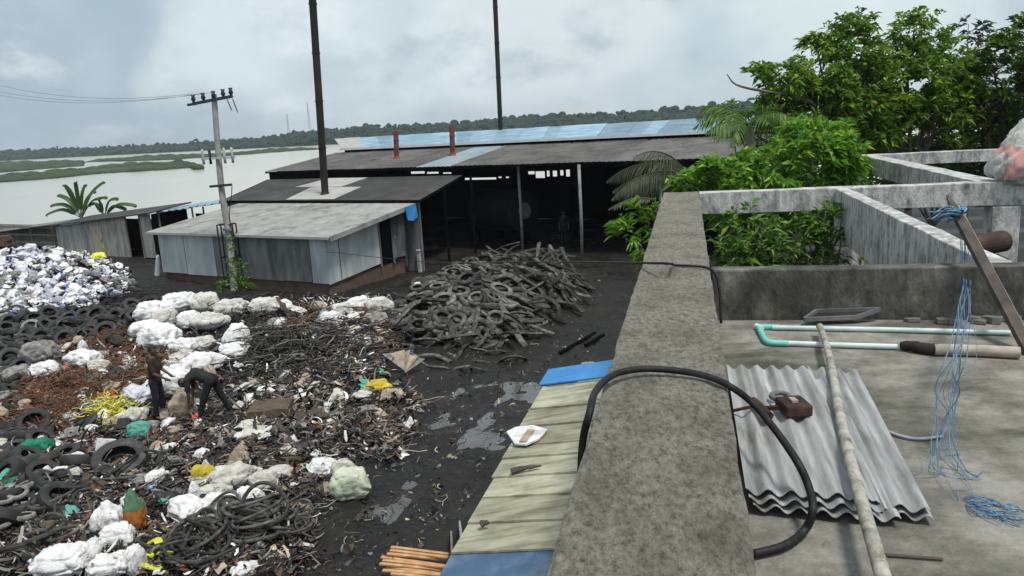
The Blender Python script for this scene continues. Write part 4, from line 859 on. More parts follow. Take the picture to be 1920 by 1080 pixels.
# leaning post with blue string
a = P(1935, 668, ZT); c = Vector(at_d(1776, 366, 5.75)); cm = Vector(at_d(1800, 415, 5.72))
t = thing('leaning_post', a, 'dark splintered timber post leaning on the terrace wall tied with blue string', 'post')
b = MB(); pth = [a.lerp(c, q) for q in (0, .3, .6, .8, .92, 1.0)]; b.sweep(pth, [(-.035, -.02), (.035, -.02), (.035, .02), (-.035, .02)], scale=[1, 1, 1, .98, .7, .22]); b.build('timber', M['dark_wood'], t)
b = MB(); pth2 = [p+Vector((.028, -.024, 0)) for p in pth[:5]]; b.sweep(pth2, [(-.008, -.006), (.008, -.006), (.008, .006), (-.008, .006)]); b.build('pale_edge', M['old_pipe'], t)
w = a.lerp(c, .86)
t = thing('blue_string', w, 'tangled blue nylon string knotted round the leaning post and trailing to the floor', 'string')
b = MB()
for k in range(16):
    pts = []; ph = random.uniform(0, 6); r0 = random.uniform(.035, .06)
    for i in range(18): 
        an = ph+i*.45; pts.append(w+Vector((r0*math.cos(an), r0*.8*math.sin(an), -.05+.1*i/17+random.uniform(-.01, .01))))
    b.tube(pts, .006, 5)
for k in range(12):
    e1 = w+Vector((random.uniform(-.26, -.08), random.uniform(-.1, .05), random.uniform(-.06, .05))); mid = w+Vector((random.uniform(-.14, -.03), random.uniform(-.12, .0), random.uniform(0, .07)))
    b.tube(catmull([w+Vector((0, -.05, random.uniform(-.03, .03))), mid, e1], 5), .005, 5)
b.build('knot', M['blue_rope'], t, smooth=True)
b = MB()
for k in range(14):
    x = random.uniform(-13, 13); f1 = P(1800+x*.7, 655+random.uniform(-20, 20), ZT+.42); f2 = P(1772+x*1.4, 800+random.uniform(-20, 20), ZT+.12); f3 = P(1772+x*2.2, 885+random.uniform(-12, 16), ZT+.008); f0 = w+Vector((random.uniform(-.02, .03), -.05, -.05)); f00 = Vector(at_d(1812+x*.5, 520, 5.45))
    jit = lambda v, a: Vector(v)+Vector((random.gauss(0, a), random.gauss(0, a), random.gauss(0, a*.6)))
    f3 = f3+Vector((random.gauss(0, .05), random.gauss(0, .08), 0)); b.tube(catmull([f0, jit(f00, .012), jit(f00.lerp(f1, .5), .022), jit(f1, .026), jit(f1.lerp(f2, .5), .03), jit(f2, .03), f3, f3+Vector((random.uniform(-.15, .12), random.uniform(-.12, .05), 0))], 5), .0013 if k > 3 else .0024, 4)
b.build('strands', M['blue_rope'], t, smooth=True)
b = MB()
for k in range(20):
    x0, y0 = random.uniform(1805, 1835), random.uniform(928, 952); pts = [P(x0, y0, ZT+.006)]
    for i in range(5): x0 += random.uniform(8, 28); y0 += random.uniform(-3, 13); pts.append(P(x0, y0, ZT+.006+random.uniform(0, .012)))
    b.tube(catmull(pts, 4), .0022, 4)
o = b.build('string_tangle', M['blue_rope'], org=P(1840, 950, ZT), smooth=True); tag(o, 'loose tangle of blue string on the terrace floor at the right edge', 'string')

# ------------------------------------------------------------------ sacks
def rdg(p, s, seed): return 1-2*abs(vnoise(p, s, seed))
def sack_mesh(seed, style=0, n=64, m=38):
    """unit sack: x,y in [-.5,.5], z in [0,1]; smooth pillow with creases. style 1 has a tied neck, 2 is a flat heap, 3 angular"""
    vs, fs = [], []; rnd = random.Random(seed); e1 = rnd.uniform(.45, .75); e2 = rnd.uniform(.38, .75); ax = (rnd.uniform(.6, 1.6), rnd.uniform(.6, 1.6), rnd.uniform(.35, .7))
    sg = lambda x, e: math.copysign(abs(x)**e, x)
    lean = rnd.uniform(-.12, .12)
    for j in range(m+1):
        ph = -PI/2+PI*j/m
        for i in range(n):
            th = 2*PI*i/n
            x = sg(math.cos(ph), e1)*sg(math.cos(th), e2); y = sg(math.cos(ph), e1)*sg(math.sin(th), e2); z = sg(math.sin(ph), .95)
            if style == 1:
                k = max(0, x-.55)/.45; x += .35*k; y *= 1-.75*k; z *= 1-.7*k
            if style == 3:
                k = (z+1)/2; x = x*(1-.55*k)+.15*k; y *= (1-.5*k)
            if style == 4:                     # upright tied bag
                k = max(0, z-.35)/.65; q = 1-.72*k+.25*max(0, k-.75)*4*.5; x *= q; y *= q
            p = (x, y, z)
            ek = max(0., abs(x)*abs(y)-.42)*2.0
            if x*y*(1 if seed % 2 else -1) > 0: ek *= .35
            x *= 1+.30*ek; y *= 1+.30*ek; z *= 1-.35*ek
            p = (p[0]*ax[0], p[1]*ax[1], p[2]*ax[2]); edge = min(1., abs(x)**3+abs(y)**3)
            v1 = mnoise.voronoi(Vector((p[0]*1.5+seed, p[1]*1.5, p[2]*1.7+seed*.3)))[0]; v2 = mnoise.voronoi(Vector((p[0]*3.3-seed, p[1]*2.6+seed, p[2]*2.6)))[0]
            crease = -.13*math.exp(-(v1[1]-v1[0])*7)-.065*math.exp(-(v2[1]-v2[0])*7)
            d = .26*vnoise(p, 1.1, seed*3.1)+.11*(rdg(p, 1.5, seed*1.7)-.4)+(.07+.05*edge)*(rdg(p, 3.0, seed*.9)-.4)+.05*(rdg((p[0]+.4*p[1], p[1]*1.6, p[2]), 5.5, seed*2.3)**3-.2)+.03*(rdg((p[0]*1.5, p[1]-.5*p[0], p[2]), 9, seed*1.3)**2-.3)
            d = d*.75+crease; s = 1+d
            x, y, z = x*s, y*s, z*(1+d*.8)
            if z < 0: z *= .8
            vs.append((x*.5+lean*z*.3, y*.5, (z+.75)/1.75))
    for j in range(m):
        for i in range(n): fs.append((j*n+i, j*n+(i+1) % n, (j+1)*n+(i+1) % n, (j+1)*n+i))
    return vs, fs
SACKS = {}
def sack_data(seed, style):
    if (seed, style) not in SACKS: SACKS[(seed, style)] = sack_mesh(seed, style)
    return SACKS[(seed, style)]
def put_sack(px, py, w, h, m, lab, seed=None, style=0, rz=None, cat='sack', name='sack', group=None, lift=0., tall=None, extra=None):
    """px,py = centre of the sack in the photo, w,h its size there"""
    seed = seed if seed is not None else random.randint(0, 9); vs, fs = sack_data(seed, style)
    g = at_h(px, py+h*.42, lift); k = g[1]/F; W = w*k*1.0; D = W*(.70 if style != 4 else .85); Hh = max(.50*W if style != 2 else .22*W, h*k*1.15-.22*D)
    if tall: Hh = tall
    z0 = float(hgt(g[0], g[1]+D*.4))+lift-.06*Hh; rz = random.uniform(-.35, .35) if rz is None else rz
    c, s = math.cos(rz), math.sin(rz); b = MB(); cx, cy = g[0], g[1]+D*.38
    V = [(cx+(x*W)*c-(y*D)*s, cy+(x*W)*s+(y*D)*c, z0+z*Hh) for x, y, z in vs]
    b.add(V, fs)
    if extra:                                   # second colour above a height fraction
        for i, f in enumerate(b.f):
            if sum(b.v[q][2] for q in f)/4-z0 > extra[1]*Hh: b.m[i] = 1
        o = b.build(name, [m, extra[0]], org=(cx, cy, z0), smooth=True)
    else: o = b.build(name, m, org=(cx, cy, z0), smooth=True)
    return tag(o, lab, cat, group)
W_, C_, G_ = M['sack'], M['sack_cream'], M['sack_grey']
GM = 'white sacks heaped behind the workers'; GB = 'white sacks at the bottom of the rubbish'
for a in [
 (332, 570, 66, 40, W_, 'smooth rounded white sack at the very back of the sack mound', 1, 0, .1, GM),
 (278, 592, 74, 46, W_, 'wide white sack at the back left corner of the sack mound', 2, 0, -.2, GM),
 (305, 600, 48, 36, C_, 'cream sack wedged between the two back left white sacks', 6, 0, .3, GM),
 (384, 572, 52, 40, C_, 'lumpy pale sack right of the rounded back sack on the mound', 3, 0, .2, GM),
 (428, 584, 62, 36, C_, 'low cream sack at the back of the mound nearest the utility pole', 4, 0, 0, GM),
 (352, 604, 42, 34, W_, 'small white sack just left of the coiled bundle on the mound', 8, 0, .3, GM),
 (268, 622, 60, 36, W_, 'half hidden white sack at the left side of the sack mound', 9, 0, .4, GM),
 (291, 634, 84, 54, W_, 'biggest bright white sack on the left front of the mound', 5, 1, 2.8, GM),
 (437, 634, 68, 52, W_, 'angular white sack with a pointed top at the right of the mound', 7, 3, .1, GM),
 (433, 664, 62, 30, W_, 'flat white sack with a grey patch below the angular one', 2, 0, .2, GM),
 (340, 651, 56, 34, W_, 'white sack at the centre front of the mound left of a cream one', 4, 0, -.3, GM),
 (378, 645, 46, 28, C_, 'small cream sack at the centre front of the mound', 1, 0, .5, GM),
 (372, 684, 80, 44, W_, 'smooth domed white sack right behind the bending worker', 6, 1, .3, GM),
 (494, 580, 56, 34, C_, 'cream sack lying alone by the wall of the grey shed', 3, 0, .1, GM),
 (520, 606, 40, 22, G_, 'grimy grey sack below the lone cream sack', 5, 2, .1, GM),
 (328, 716, 52, 62, W_, 'white sack standing open between the two workers', 8, 4, .1, None),
 (338, 762, 46, 62, M['sack_tan'], 'soiled tan sack standing between the two workers', 9, 4, .1, None),
 (357, 768, 22, 34, W_, 'small white bag beside the soiled tan sack', 3, 4, .1, None),
 (66, 662, 66, 50, G_, 'grimy grey net sack left of the torn white sacks', 1, 0, .1, None),
 (148, 676, 66, 38, W_, 'torn white sack beside a grey net sack on the left', 8, 1, 2.9, None),
 (178, 690, 44, 30, C_, 'small cream sack right of the torn white sack', 2, 0, .2, None),
 (152, 652, 26, 28, W_, 'small upright white sack poking up behind the torn white sack', 4, 3, .2, None),
 (78, 700, 54, 38, W_, 'white sack below the grey net sack on the left', 5, 0, .5, None),
 (28, 706, 48, 34, G_, 'dark grey sack at the left edge below the net sack', 7, 0, .5, None),
 (250, 745, 64, 40, M['shadow_lilac'], 'bluish white sack left of the standing worker', 3, 1, 2.7, None),
 (250, 782, 50, 36, C_, 'cream sack right of the yellow string bundle', 6, 0, .3, None),
 (275, 800, 40, 22, G_, 'grey rag below the standing worker', 2, 2, .3, None),
 (616, 600, 46, 30, W_, 'bright white sack between the tyre pile and the wire heap', 4, 1, .3, None),
 (640, 582, 40, 30, C_, 'pale crumpled sack behind the bright white one by the tyre pile', 1, 0, .3, None),
 (672, 572, 44, 32, W_, 'crumpled white sack beside the brick base near the tyre pile', 7, 0, .3, None),
 (708, 575, 50, 36, C_, 'crumpled pale sack nearest the tyre pile', 9, 0, .3, None),
 (782, 540, 26, 20, W_, 'small white bag on the left slope of the tyre pile', 3, 3, .3, None),
 (196, 972, 58, 74, W_, 'tall slumped white sack above the white sacks at the bottom', 1, 4, .2, GB),
 (216, 1010, 66, 58, W_, 'white sack below the tall slumped one at the bottom', 5, 0, .2, GB),
 (168, 1032, 56, 46, W_, 'square-topped white sack left in the bottom cluster', 2, 3, -.1, GB),
 (112, 1070, 112, 52, W_, 'wide white sack with dark marks at the bottom left', 7, 0, .0, GB),
 (196, 1072, 84, 44, W_, 'low white sack at the bottom frame edge right of the wide one', 4, 0, .2, GB),
 (252, 1056, 44, 60, W_, 'narrow white sack at the bottom right of that cluster', 8, 0, 1.2, GB),
 (344, 962, 96, 54, W_, 'folded white sack with long creases above the tyre coil', 3, 1, 2.6, GB),
 (362, 926, 34, 44, W_, 'white sack corner sticking up behind the creased white sack', 9, 3, .1, GB),
 (404, 958, 86, 66, W_, 'bulky white sack nearest the tyre coil', 6, 0, .2, GB),
 (464, 938, 60, 46, W_, 'white sack right of the bulky white sack', 1, 0, -.4, GB),
 (398, 928, 60, 34, C_, 'pale sack between the cream bundle and the bulky white sack', 7, 0, -.2, GB),
 (428, 900, 88, 52, C_, 'long cream sack right of the yellow can', 4, 1, .5, GB),
 (490, 908, 60, 46, C_, 'cream sack at the right end of the cream bundle', 2, 0, .5, GB),
 (522, 890, 50, 28, C_, 'small cream rag sack trailing right of the cream bundle', 8, 2, .2, GB),
 (604, 880, 62, 38, W_, 'white sack draped at the track edge left of the greenish bag', 5, 1, 2.9, None),
 (640, 884, 44, 42, C_, 'knotted cream top bag resting against the greenish bag', 9, 0, .5, None),
 (656, 912, 78, 66, M['sack_green'], 'bulging pale greenish bag beside the puddle', 3, 0, .1, None),
 (455, 1070, 54, 30, W_, 'white sack at the bottom frame edge below the tyre coil', 6, 0, .3, None),
 (255, 810, 48, 40, M['teal'], 'teal plastic bag below the standing worker', 2, 2, .2, None),
 (58, 842, 62, 40, M['green_cloth'], 'dark green cloth bundle at the left among black tyres', 4, 2, .2, None),
 (20, 905, 44, 24, M['green_cloth'], 'small green cloth scrap at the left edge above the small tyres', 6, 2, .2, None),
 (84, 893, 36, 38, W_, 'white scrap bag left of another at the left side', 1, 3, .2, None),
 (112, 890, 34, 28, W_, 'second white scrap bag right beside the first at the left', 3, 0, .2, None),
 (140, 892, 26, 30, C_, 'pale scrap bag right of the two white scrap bags', 5, 0, .2, None),
 (292, 900, 40, 34, W_, 'white crumpled bag above the green and orange sack', 7, 0, .2, None),
 (285, 922, 18, 20, M['blue_bit'], 'small light blue bag under the white crumpled bag', 7, 0, .2, None),
 (250, 850, 26, 24, C_, 'small cream bag below the teal bag', 3, 0, .2, None),
 (318, 842, 30, 22, W_, 'small white bag right of the teal bag', 2, 0, .2, None),
 (475, 815, 60, 22, C_, 'flat cream cloth on brown litter below the bending worker', 8, 2, .1, None),
 (445, 858, 56, 40, M['sack_tan'], 'beige pointed cloth heap above the long cream sack', 1, 3, .1, None),
 (385, 884, 30, 44, C_, 'pale folded sheet beside the yellow can', 4, 3, .1, None),
 (702, 728, 56, 28, M['yellow'], 'torn yellow bag beside the fan of cardboard', 9, 2, .2, None),
 (735, 742, 46, 24, M['sack_tan'], 'tan rag right of the torn yellow bag', 3, 2, .2, None),
 (195, 747, 44, 20, M['red'], 'red and orange plastic bag above the yellow string bundle', 5, 2, .2, None),
 (665, 650, 36, 26, C_, 'pale knotted rag on the litter left of the tyre pile', 6, 2, .2, None),
 (688, 646, 22, 24, W_, 'white knotted rag on the litter beside the tyre pile', 2, 0, .2, None),
 (535, 700, 22, 16, G_, 'small grey rag above the flat white folded sheet', 2, 2, .2, None),
]:
    put_sack(*a[:6], seed=a[6], style=a[7], rz=a[8], group=a[9])
put_sack(250, 972, 42, 74, M['orange'], 'upright sack green on top and orange below beside the tall white sack', 2, 4, .1, tall=.82, extra=(M['green_sack'], .56))
# coiled bundle
g = at_h(388, 625); k = g[1]/F; t = thing('coiled_bundle', (g[0], g[1]+.3, float(hgt(g[0], g[1]))), 'round bundle of pale woven sheet coiled like a cake on the sack mound', 'bundle')
b = MB(); pts = []; R0 = 33*k
for i in range(90):
    a = i*.28; r = R0*(1-i/100); pts.append((g[0]+r*math.cos(a), g[1]+.3+r*.8*math.sin(a)-.12*i/90, float(hgt(g[0], g[1]))+.30+.28*i/90))
b.tube(pts, .10, 8, radii=[.14-.05*i/90+.015*math.sin(i*1.3) for i in range(90)]); b.build('roll', C_, t, smooth=True)
b = MB(); b.ball((g[0], g[1]+.3, float(hgt(g[0], g[1]))+.28), R0, 24, 12, (1, .82, .42)); b.build('core', C_, t, smooth=True)
# yellow can, yellow string bundle, yellow ring, boards, block
g = at_h(386, 902); k = g[1]/F; t = thing('yellow_can', (g[0], g[1], float(hgt(g[0], g[1]))), 'yellow plastic can lying by the long cream sack', 'can')
z0 = float(hgt(*g[:2]))+.14; b = MB(); b.tube([(g[0]-.2, g[1]+.05, z0), (g[0]-.17, g[1]+.05, z0+.01), (g[0]+.12, g[1]-.06, z0+.03), (g[0]+.17, g[1]-.08, z0+.03)], .15, 16, radii=[.12, .15, .15, .07]); b.build('body', M['yellow'], t, smooth=True, sharp=50)
b = MB(); b.tube([(g[0]+.17, g[1]-.08, z0+.03), (g[0]+.25, g[1]-.1, z0+.03)], .045, 12); b.build('neck', M['yellow'], t)
def tangle(name, px, py, wpx, hpx, n, r, mats, lab, cat=None, kind=None, L=(.5, 1.4), zh=.5, group=None, curl=.9):
    g = at_h(px, py); b = MB(); k = g[1]/F
    for i in range(n):
        a, q = random.uniform(0, 2*PI), math.sqrt(random.random()); x = px+wpx/2*q*math.cos(a); y = py+hpx/2*q*math.sin(a); p = np.array(at_h(x, y)); p[2] = float(hgt(p[0], p[1]))+random.uniform(0, zh)*(1-q*q*.8)
        le = random.uniform(*L); th = random.uniform(0, 2*PI); pts = [p.copy()]
        for s in range(5):
            th += random.gauss(0, curl); p = p+np.array([math.cos(th), math.sin(th), 0])*le/5; zz = float(hgt(p[0], p[1])); p[2] = min(max(p[2]+random.gauss(0, .05), zz+.01), zz+zh); pts.append(p.copy())
        b.cur = random.randrange(len(mats)); b.tube(catmull(pts, 3), r*random.uniform(.7, 1.4), 4)
    o = b.build(name, mats, org=g); return tag(o, lab, cat, group, kind)
LWm = M['litter_white']
tangle('string_bundle', 204, 772, 84, 40, 330, .010, [M['lime'], M['lime'], M['yellow'], M['lime'], LWm], 'bright yellow plastic string bundle left of the standing worker', 'string', zh=.34, L=(.3, .7))
for (px, py, w, h, m, lab) in ((200, 842, 34, 46, M['sack'], 'white board standing on edge in the rubbish above the big tyre'),):
    g = at_h(px, py+h/2); k = g[1]/F; b = MB(); z0 = float(hgt(*g[:2])); R = Matrix.Rotation(.35, 3, 'Y')@Matrix.Rotation(.5, 3, 'Z')@Matrix.Rotation(-.3, 3, 'X')
    b.box((g[0], g[1], z0+h*k*.5), (w*k, .04, h*k), rot=R); o = bevel(b.build('board', m, org=(g[0], g[1], z0)), .008); tag(o, lab, 'board')
for (px, py, w, dep, h, rz, m, lab, nm) in ((510, 778, 78, .8, .38, .1, M['litter_brown'], 'brown battered block beside the flat grey board', 'battered_block'), (592, 784, 92, .9, .12, -.1, M['sack_grey'], 'flat grey board lying right of the brown battered block', 'grey_board'), (516, 725, 66, .45, .14, .12, W_, 'flat white folded sheet lying on the dark litter', 'folded_sheet')):
    g = at_h(px, py+8); k = g[1]/F; z0 = float(hgt(*g[:2])); vs, fs = [], []; n = 8; W2 = w*k
    b = MB()
    for zz in (0, 1):
        for j in range(n+1):
            for i in range(n+1):
                x, y = (i/n-.5)*W2, (j/n-.5)*dep; q = .05*vnoise((x, y, zz*3+px), 3)
                vs.append((g[0]+x*math.cos(rz)-y*math.sin(rz)+q*.6, g[1]+x*math.sin(rz)+y*math.cos(rz)+q*.5, z0-.04+zz*h+q*(1 if zz else 0)))
    Wn = n+1; K = Wn*Wn
    for j in range(n):
        for i in range(n): a = j*Wn+i; fs += [(K+a, K+a+1, K+a+Wn+1, K+a+Wn)]
    per = [i for i in range(n)]+[n+j*Wn for j in range(n)]+[n*Wn+n-i for i in range(n)]+[(n-j)*Wn for j in range(n)]
    for i in range(len(per)): a, c = per[i], per[(i+1) % len(per)]; fs.append((a, c, K+c, K+a))
    b.add(vs, fs); o = b.build(nm, m, org=(g[0], g[1], z0)); tag(o, lab, nm.replace('_', ' ').split()[-1])
# fan of cardboard sheets
g = at_h(760, 700); z0 = float(hgt(*g[:2])); k = g[1]/F; t = thing('cardboard_fan', (g[0], g[1], z0), 'pale folded cardboard spread like a fan before the tyre pile', 'cardboard')
for i in range(7):
    a = -.9+i*.3; b = MB(); p0 = Vector((g[0], g[1]-.1, z0+.03+.012*i)); R = Matrix.Rotation(a, 3, 'Z'); q = [p0, p0+R@Vector((-.17+random.uniform(-.06, .05), .55+random.uniform(-.15, .1), .30+.02*i)), p0+R@Vector((.12, .5+random.uniform(-.1, .12), .26+random.uniform(0, .2)))]
    b.prism(q, (0, 0, .012)); b.build('sheet', M['sack_tan'] if i % 3 else M['sack_grey'], t)
# yellow torn rings at the bottom
for (px, py, r_, lab) in ((276, 1040, .16, 'upper torn yellow plastic ring at the bottom by the white sacks'), (290, 1062, .19, 'lower torn yellow plastic ring at the bottom by the white sacks')):
    g = at_h(px, py); z0 = float(hgt(*g[:2]))+.06; b = MB(); pts = [(g[0]+r_*math.cos(a)*1.2, g[1]+r_*math.sin(a), z0+.05*math.sin(a*2)+.05) for a in np.linspace(.3, 5.6, 22)]
    b.sweep(pts, [(-.06, -.01), (.06, -.01), (.06, .01), (-.06, .01)]); tag(b.build('plastic_ring', M['lime'], org=g), lab, 'plastic ring')
# sack on the concrete beam at the right edge
p0 = Vector(T(4.72, 12.42, ZP)); vs, fs = sack_mesh(4, 3); b = MB(); W2, D2, H2 = 1.35, .8, .95
ca, sa = math.cos(ROT_T), math.sin(ROT_T)
b.add([(p0.x+x*W2*ca-y*D2*sa, p0.y+x*W2*sa+y*D2*ca, ZP-.02+z*H2) for x, y, z in vs], fs)
for i, f in enumerate(b.f):
    c = np.mean([b.v[q] for q in f], 0)-np.array(p0); s = c[:2]@TS
    if -.38 < s < -.12 and .05 < c[2] < .5 and mnoise.noise(Vector((s*6, c[2]*5, 2))) > -.25: b.m[i] = 1
m_pink = mat('pink_print', [(.3, (.50, .22, .20)), (.7, (.66, .40, .37))], 6, .7)
tag(b.build('sack', [M['sack_cream'], m_pink], org=p0, smooth=True), 'full white sack with a pink patch sitting on the concrete beam at the right edge', 'sack')

# ------------------------------------------------------------------ tyres
def tyre_mesh(R=.33, w=.10, hole=.2, n=28):
    b = MB(); t = .02
    prof = [(hole, -w*.75), (hole+.03, -w), (R-.05, -w*1.02), (R-.012, -w*.82), (R, -w*.4), (R, w*.4), (R-.012, w*.82), (R-.05, w*1.02), (hole+.03, w), (hole, w*.75), (hole+.005, w*.62), (R-.05, w*.72), (R-.035, 0), (R-.05, -w*.72), (hole+.005, -w*.62)]
    b.lathe((0, 0, 0), prof, n); return b
def ring_mesh(R, r, oval=1., n=34, wob=.04, seed=0):
    b = MB(); rnd = random.Random(seed); ph = rnd.uniform(0, 6); pts = []
    for i in range(n):
        a = 2*PI*i/n; q = 1+wob*math.sin(2*a+ph)+wob*.6*math.sin(3*a+ph*2); pts.append((R*q*math.cos(a), R*oval*q*math.sin(a), wob*R*1.2*math.sin(2*a+ph*1.3)))
    b.tube(pts, r, 7, closed=True); return b
def strip_mesh(kind, L, w, t, seed):
    rnd = random.Random(seed); n = 22; pts = []
    for i in range(n+1):
        q = i/n-.5
        if kind == 0: pts.append((q*L, .18*L*math.sin(q*2.2+.4)+.03*L*math.sin(q*9+seed), .05*L*math.cos(q*PI)+.02*math.sin(q*11+seed)))
        elif kind == 1: a = q*PI*1.15; R = L/3.2; pts.append((R*math.sin(a), R*math.cos(a)*.8, .10*L*math.cos(a*1.2)+.03*math.sin(q*9)))
        elif kind == 2: a = q*PI*1.7; R = L/4.6; pts.append((R*math.sin(a)*1.25, R*math.cos(a), .08*L*math.sin(a)))
        else: pts.append((q*L, .07*L*math.sin(q*7+seed), .045*L*math.sin(q*5+seed*2)))
    h = .32*w; prof = [(-w/2, -h), (-w/2, 0), (-w*.36, t*.5), (w*.36, t*.5), (w/2, 0), (w/2, -h), (w/2-t*.45, -h), (w/2-t*.5, -t*.3), (0, -t*.45), (-w/2+t*.5, -t*.3), (-w/2+t*.45, -h)]
    b = MB(); tw = rnd.uniform(-.8, .8)
    b.sweep(pts, prof); return b
def proto(b, name, m, lab, cat, group):
    o = b.build(name, m, smooth=True, sharp=45); tag(o, lab, cat, group); COL.objects.unlink(o); return o
def put(o, loc, rot, s=1., lab=None, group=None, mat_=None):
    c = o.copy(); COL.objects.link(c); c.location = loc; c.rotation_euler = rot
    c.scale = (s, s, s) if not isinstance(s, tuple) else s
    if lab: c['label'] = lab
    if group: c['group'] = group
    return c
def slope_euler(x, y, rz, tilt=.25):
    e = .35; nx = -(float(hgt(x+e, y))-float(hgt(x-e, y)))/(2*e); ny = -(float(hgt(x, y+e))-float(hgt(x, y-e)))/(2*e)
    n = Vector((nx+random.gauss(0, tilt), ny+random.gauss(0, tilt), 1)).normalized(); q = Vector((0, 0, 1)).rotation_difference(n).to_matrix()@Matrix.Rotation(rz, 3, 'Z'); return q.to_euler()
GP = 'cut tyre pieces in the pile before the open shed'
ty = [proto(tyre_mesh(.34, .095, .2), 'tyre', M['rubber'], 'whole dusty tyre lying among the cut strips of the big pile', 'tyre', GP)]
st = []
for i, (k, L, w, t_) in enumerate(((0, 2.2, .20, .03), (3, 2.0, .14, .035), (1, 2.1, .22, .03), (1, 1.7, .16, .03), (2, 2.3, .20, .03), (3, 2.6, .19, .035), (3, 2.1, .24, .03), (0, 2.8, .13, .035))):
    st.append(proto(strip_mesh(k, L, w, t_, i*1.7), 'tyre_strip', M['rubber'], 'long dusty strip cut from a tyre, lying in the big pile before the open shed', 'tyre strip', GP))
def inpoly(x, y, pl):
    r = False
    for k in range(len(pl)):
        (ax, ay), (bx, by) = pl[k], pl[k-1]
        if (ay > y) != (by > y) and x < (bx-ax)*(y-ay)/(by-ay)+ax: r = not r
    return r
def sample(pl, n, mind=0):
    P2 = np.array(pl); x0, y0 = P2.min(0); x1, y1 = P2.max(0); out = []; tries = 0
    while len(out) < n and tries < n*60:
        tries += 1; x, y = random.uniform(x0, x1), random.uniform(y0, y1)
        if inpoly(x, y, pl) and all((x-a)**2+((y-c)*1.5)**2 > mind*mind for a, c in (out if mind else [])): out.append((x, y))
    return out
pile = [(748, 560), (800, 528), (870, 492), (930, 474), (985, 472), (1035, 490), (1078, 512), (1085, 540), (1062, 570), (1010, 600), (1000, 632), (900, 648), (800, 640), (745, 610)]
for i, (x, y) in enumerate(sample(pile, 262, 9)+sample([(900, 482), (985, 474), (1078, 508), (1075, 555), (960, 560)], 46, 9)):
    g = at_h(x, y); o = (random.choice([st[q] for q in ((0, 1, 5, 6, 7, 3) if x > 930 else (0, 2, 3, 4, 2, 4))]) if (x > 930 or random.random() < .42) else ty[0])
    if x > 920: rz = random.gauss(-.75, .30) if random.random() < .8 else random.gauss(.5, .3)
    else: rz = random.uniform(0, 2*PI)
    sc_ = random.uniform(.6, 1.0) if o is not ty[0] else random.uniform(.8, 1.1)
    c = put(o, (g[0], g[1], float(hgt(g[0], g[1]))+random.uniform(.02, .20)), slope_euler(g[0], g[1], rz, .3 if o is not ty[0] else .22), sc_ if o is ty[0] else (sc_, sc_*random.choice((1, 1, -1)), sc_*random.choice((1, 1, -1))))
tp = ty[0].copy(); tp.data = ty[0].data.copy(); tp.data.materials[0] = M['rubber_mid']
for (x, y) in sample([(748, 560), (800, 535), (880, 505), (960, 540), (960, 620), (880, 645), (790, 635), (745, 605)], 34, 17):
    g = at_h(x, y); put(random.choice((ty[0], tp)), (g[0], g[1], float(hgt(*g[:2]))+random.uniform(.22, .32)), slope_euler(g[0], g[1], random.uniform(0, 6), .25), random.uniform(.75, 1.15))
def hero_tyre(px, py, wpx, tilt, m, lab, R=.34, mesh=None, rz=0., group=None):
    g = at_h(px, py); k = g[1]/F; s = wpx*k/(2*R); o = (mesh or tyre_mesh(R, .1, .2)).build('tyre', m, smooth=True, sharp=45); o.location = (g[0], g[1], float(hgt(g[0], g[1]))+.12*s); o.scale = (s, s, s); o.rotation_euler = (tilt[0], tilt[1], rz); return tag(o, lab, 'tyre', group)
hero_tyre(858, 634, 46, (.5, .0), M['rubber_pale'], 'pale grey whole tyre facing the camera at the front of the big tyre pile')
hero_tyre(795, 592, 62, (.25, .1), M['rubber'], 'largest coiled tyre at the left side of the big tyre pile', R=.34)
hero_tyre(848, 590, 44, (.4, -.2), M['rubber'], 'tilted tyre above the pale front tyre of the big pile')
hero_tyre(58, 618, 34, (.5, .1), M['rubber_pale'], 'pale tyre ring lying on black tyres at the left edge')
hero_tyre(228, 880, 104, (.35, .15), M['rubber_dark'], 'big black tyre lying flat in the rubbish above the green and orange sack')
GL = 'black tyres below the white scrap heap'
dk = proto(tyre_mesh(.34, .10, .19), 'tyre', M['rubber_dark'], 'black tyre in the dark jumble along the left edge below the white scrap heap', 'tyre', GL)
for (x, y) in sample([(0, 590), (110, 590), (235, 585), (300, 560), (240, 620), (60, 660), (0, 720)], 74, 13)+sample([(0, 640), (60, 650), (40, 760), (0, 780)], 12, 14)+sample([(0, 850), (70, 880), (130, 960), (0, 1000)], 9, 20):
    g = at_h(x, y); put(dk, (g[0], g[1], float(hgt(*g[:2]))+random.uniform(.02, .2)), slope_euler(g[0], g[1], random.uniform(0, 6), .5), random.uniform(.75, 1.15))
for (x, y) in sample([(0, 790), (60, 790), (110, 850), (180, 830), (150, 900), (60, 900), (0, 890)], 13, 22):
    g = at_h(x, y); put(dk, (g[0], g[1], float(hgt(*g[:2]))+random.uniform(.04, .16)), slope_euler(g[0], g[1], random.uniform(0, 6), .35), random.uniform(.8, 1.15), 'black tyre in the jumble around the dark green cloth bundle', 'black tyres around the green cloth')
for (x, y) in sample([(470, 800), (640, 800), (720, 850), (560, 870), (470, 860)], 8, 30):
    g = at_h(x, y); put(st[random.randrange(8)], (g[0], g[1], float(hgt(*g[:2]))+.05), slope_euler(g[0], g[1], random.uniform(0, 6), .2), random.uniform(.4, .6), 'loose tyre strip on the dark litter below the grey board', 'loose tyre strips on the litter')
for (x, y) in sample([(760, 650), (930, 650), (980, 670), (900, 700), (800, 700)], 12, 22):
    g = at_h(x, y); put(st[random.randrange(8)], (g[0], g[1], float(hgt(*g[:2]))+.04), slope_euler(g[0], g[1], random.uniform(0, 6), .15), random.uniform(.4, .75), 'loose tyre strip fallen in front of the big tyre pile', 'loose tyre strips before the pile')
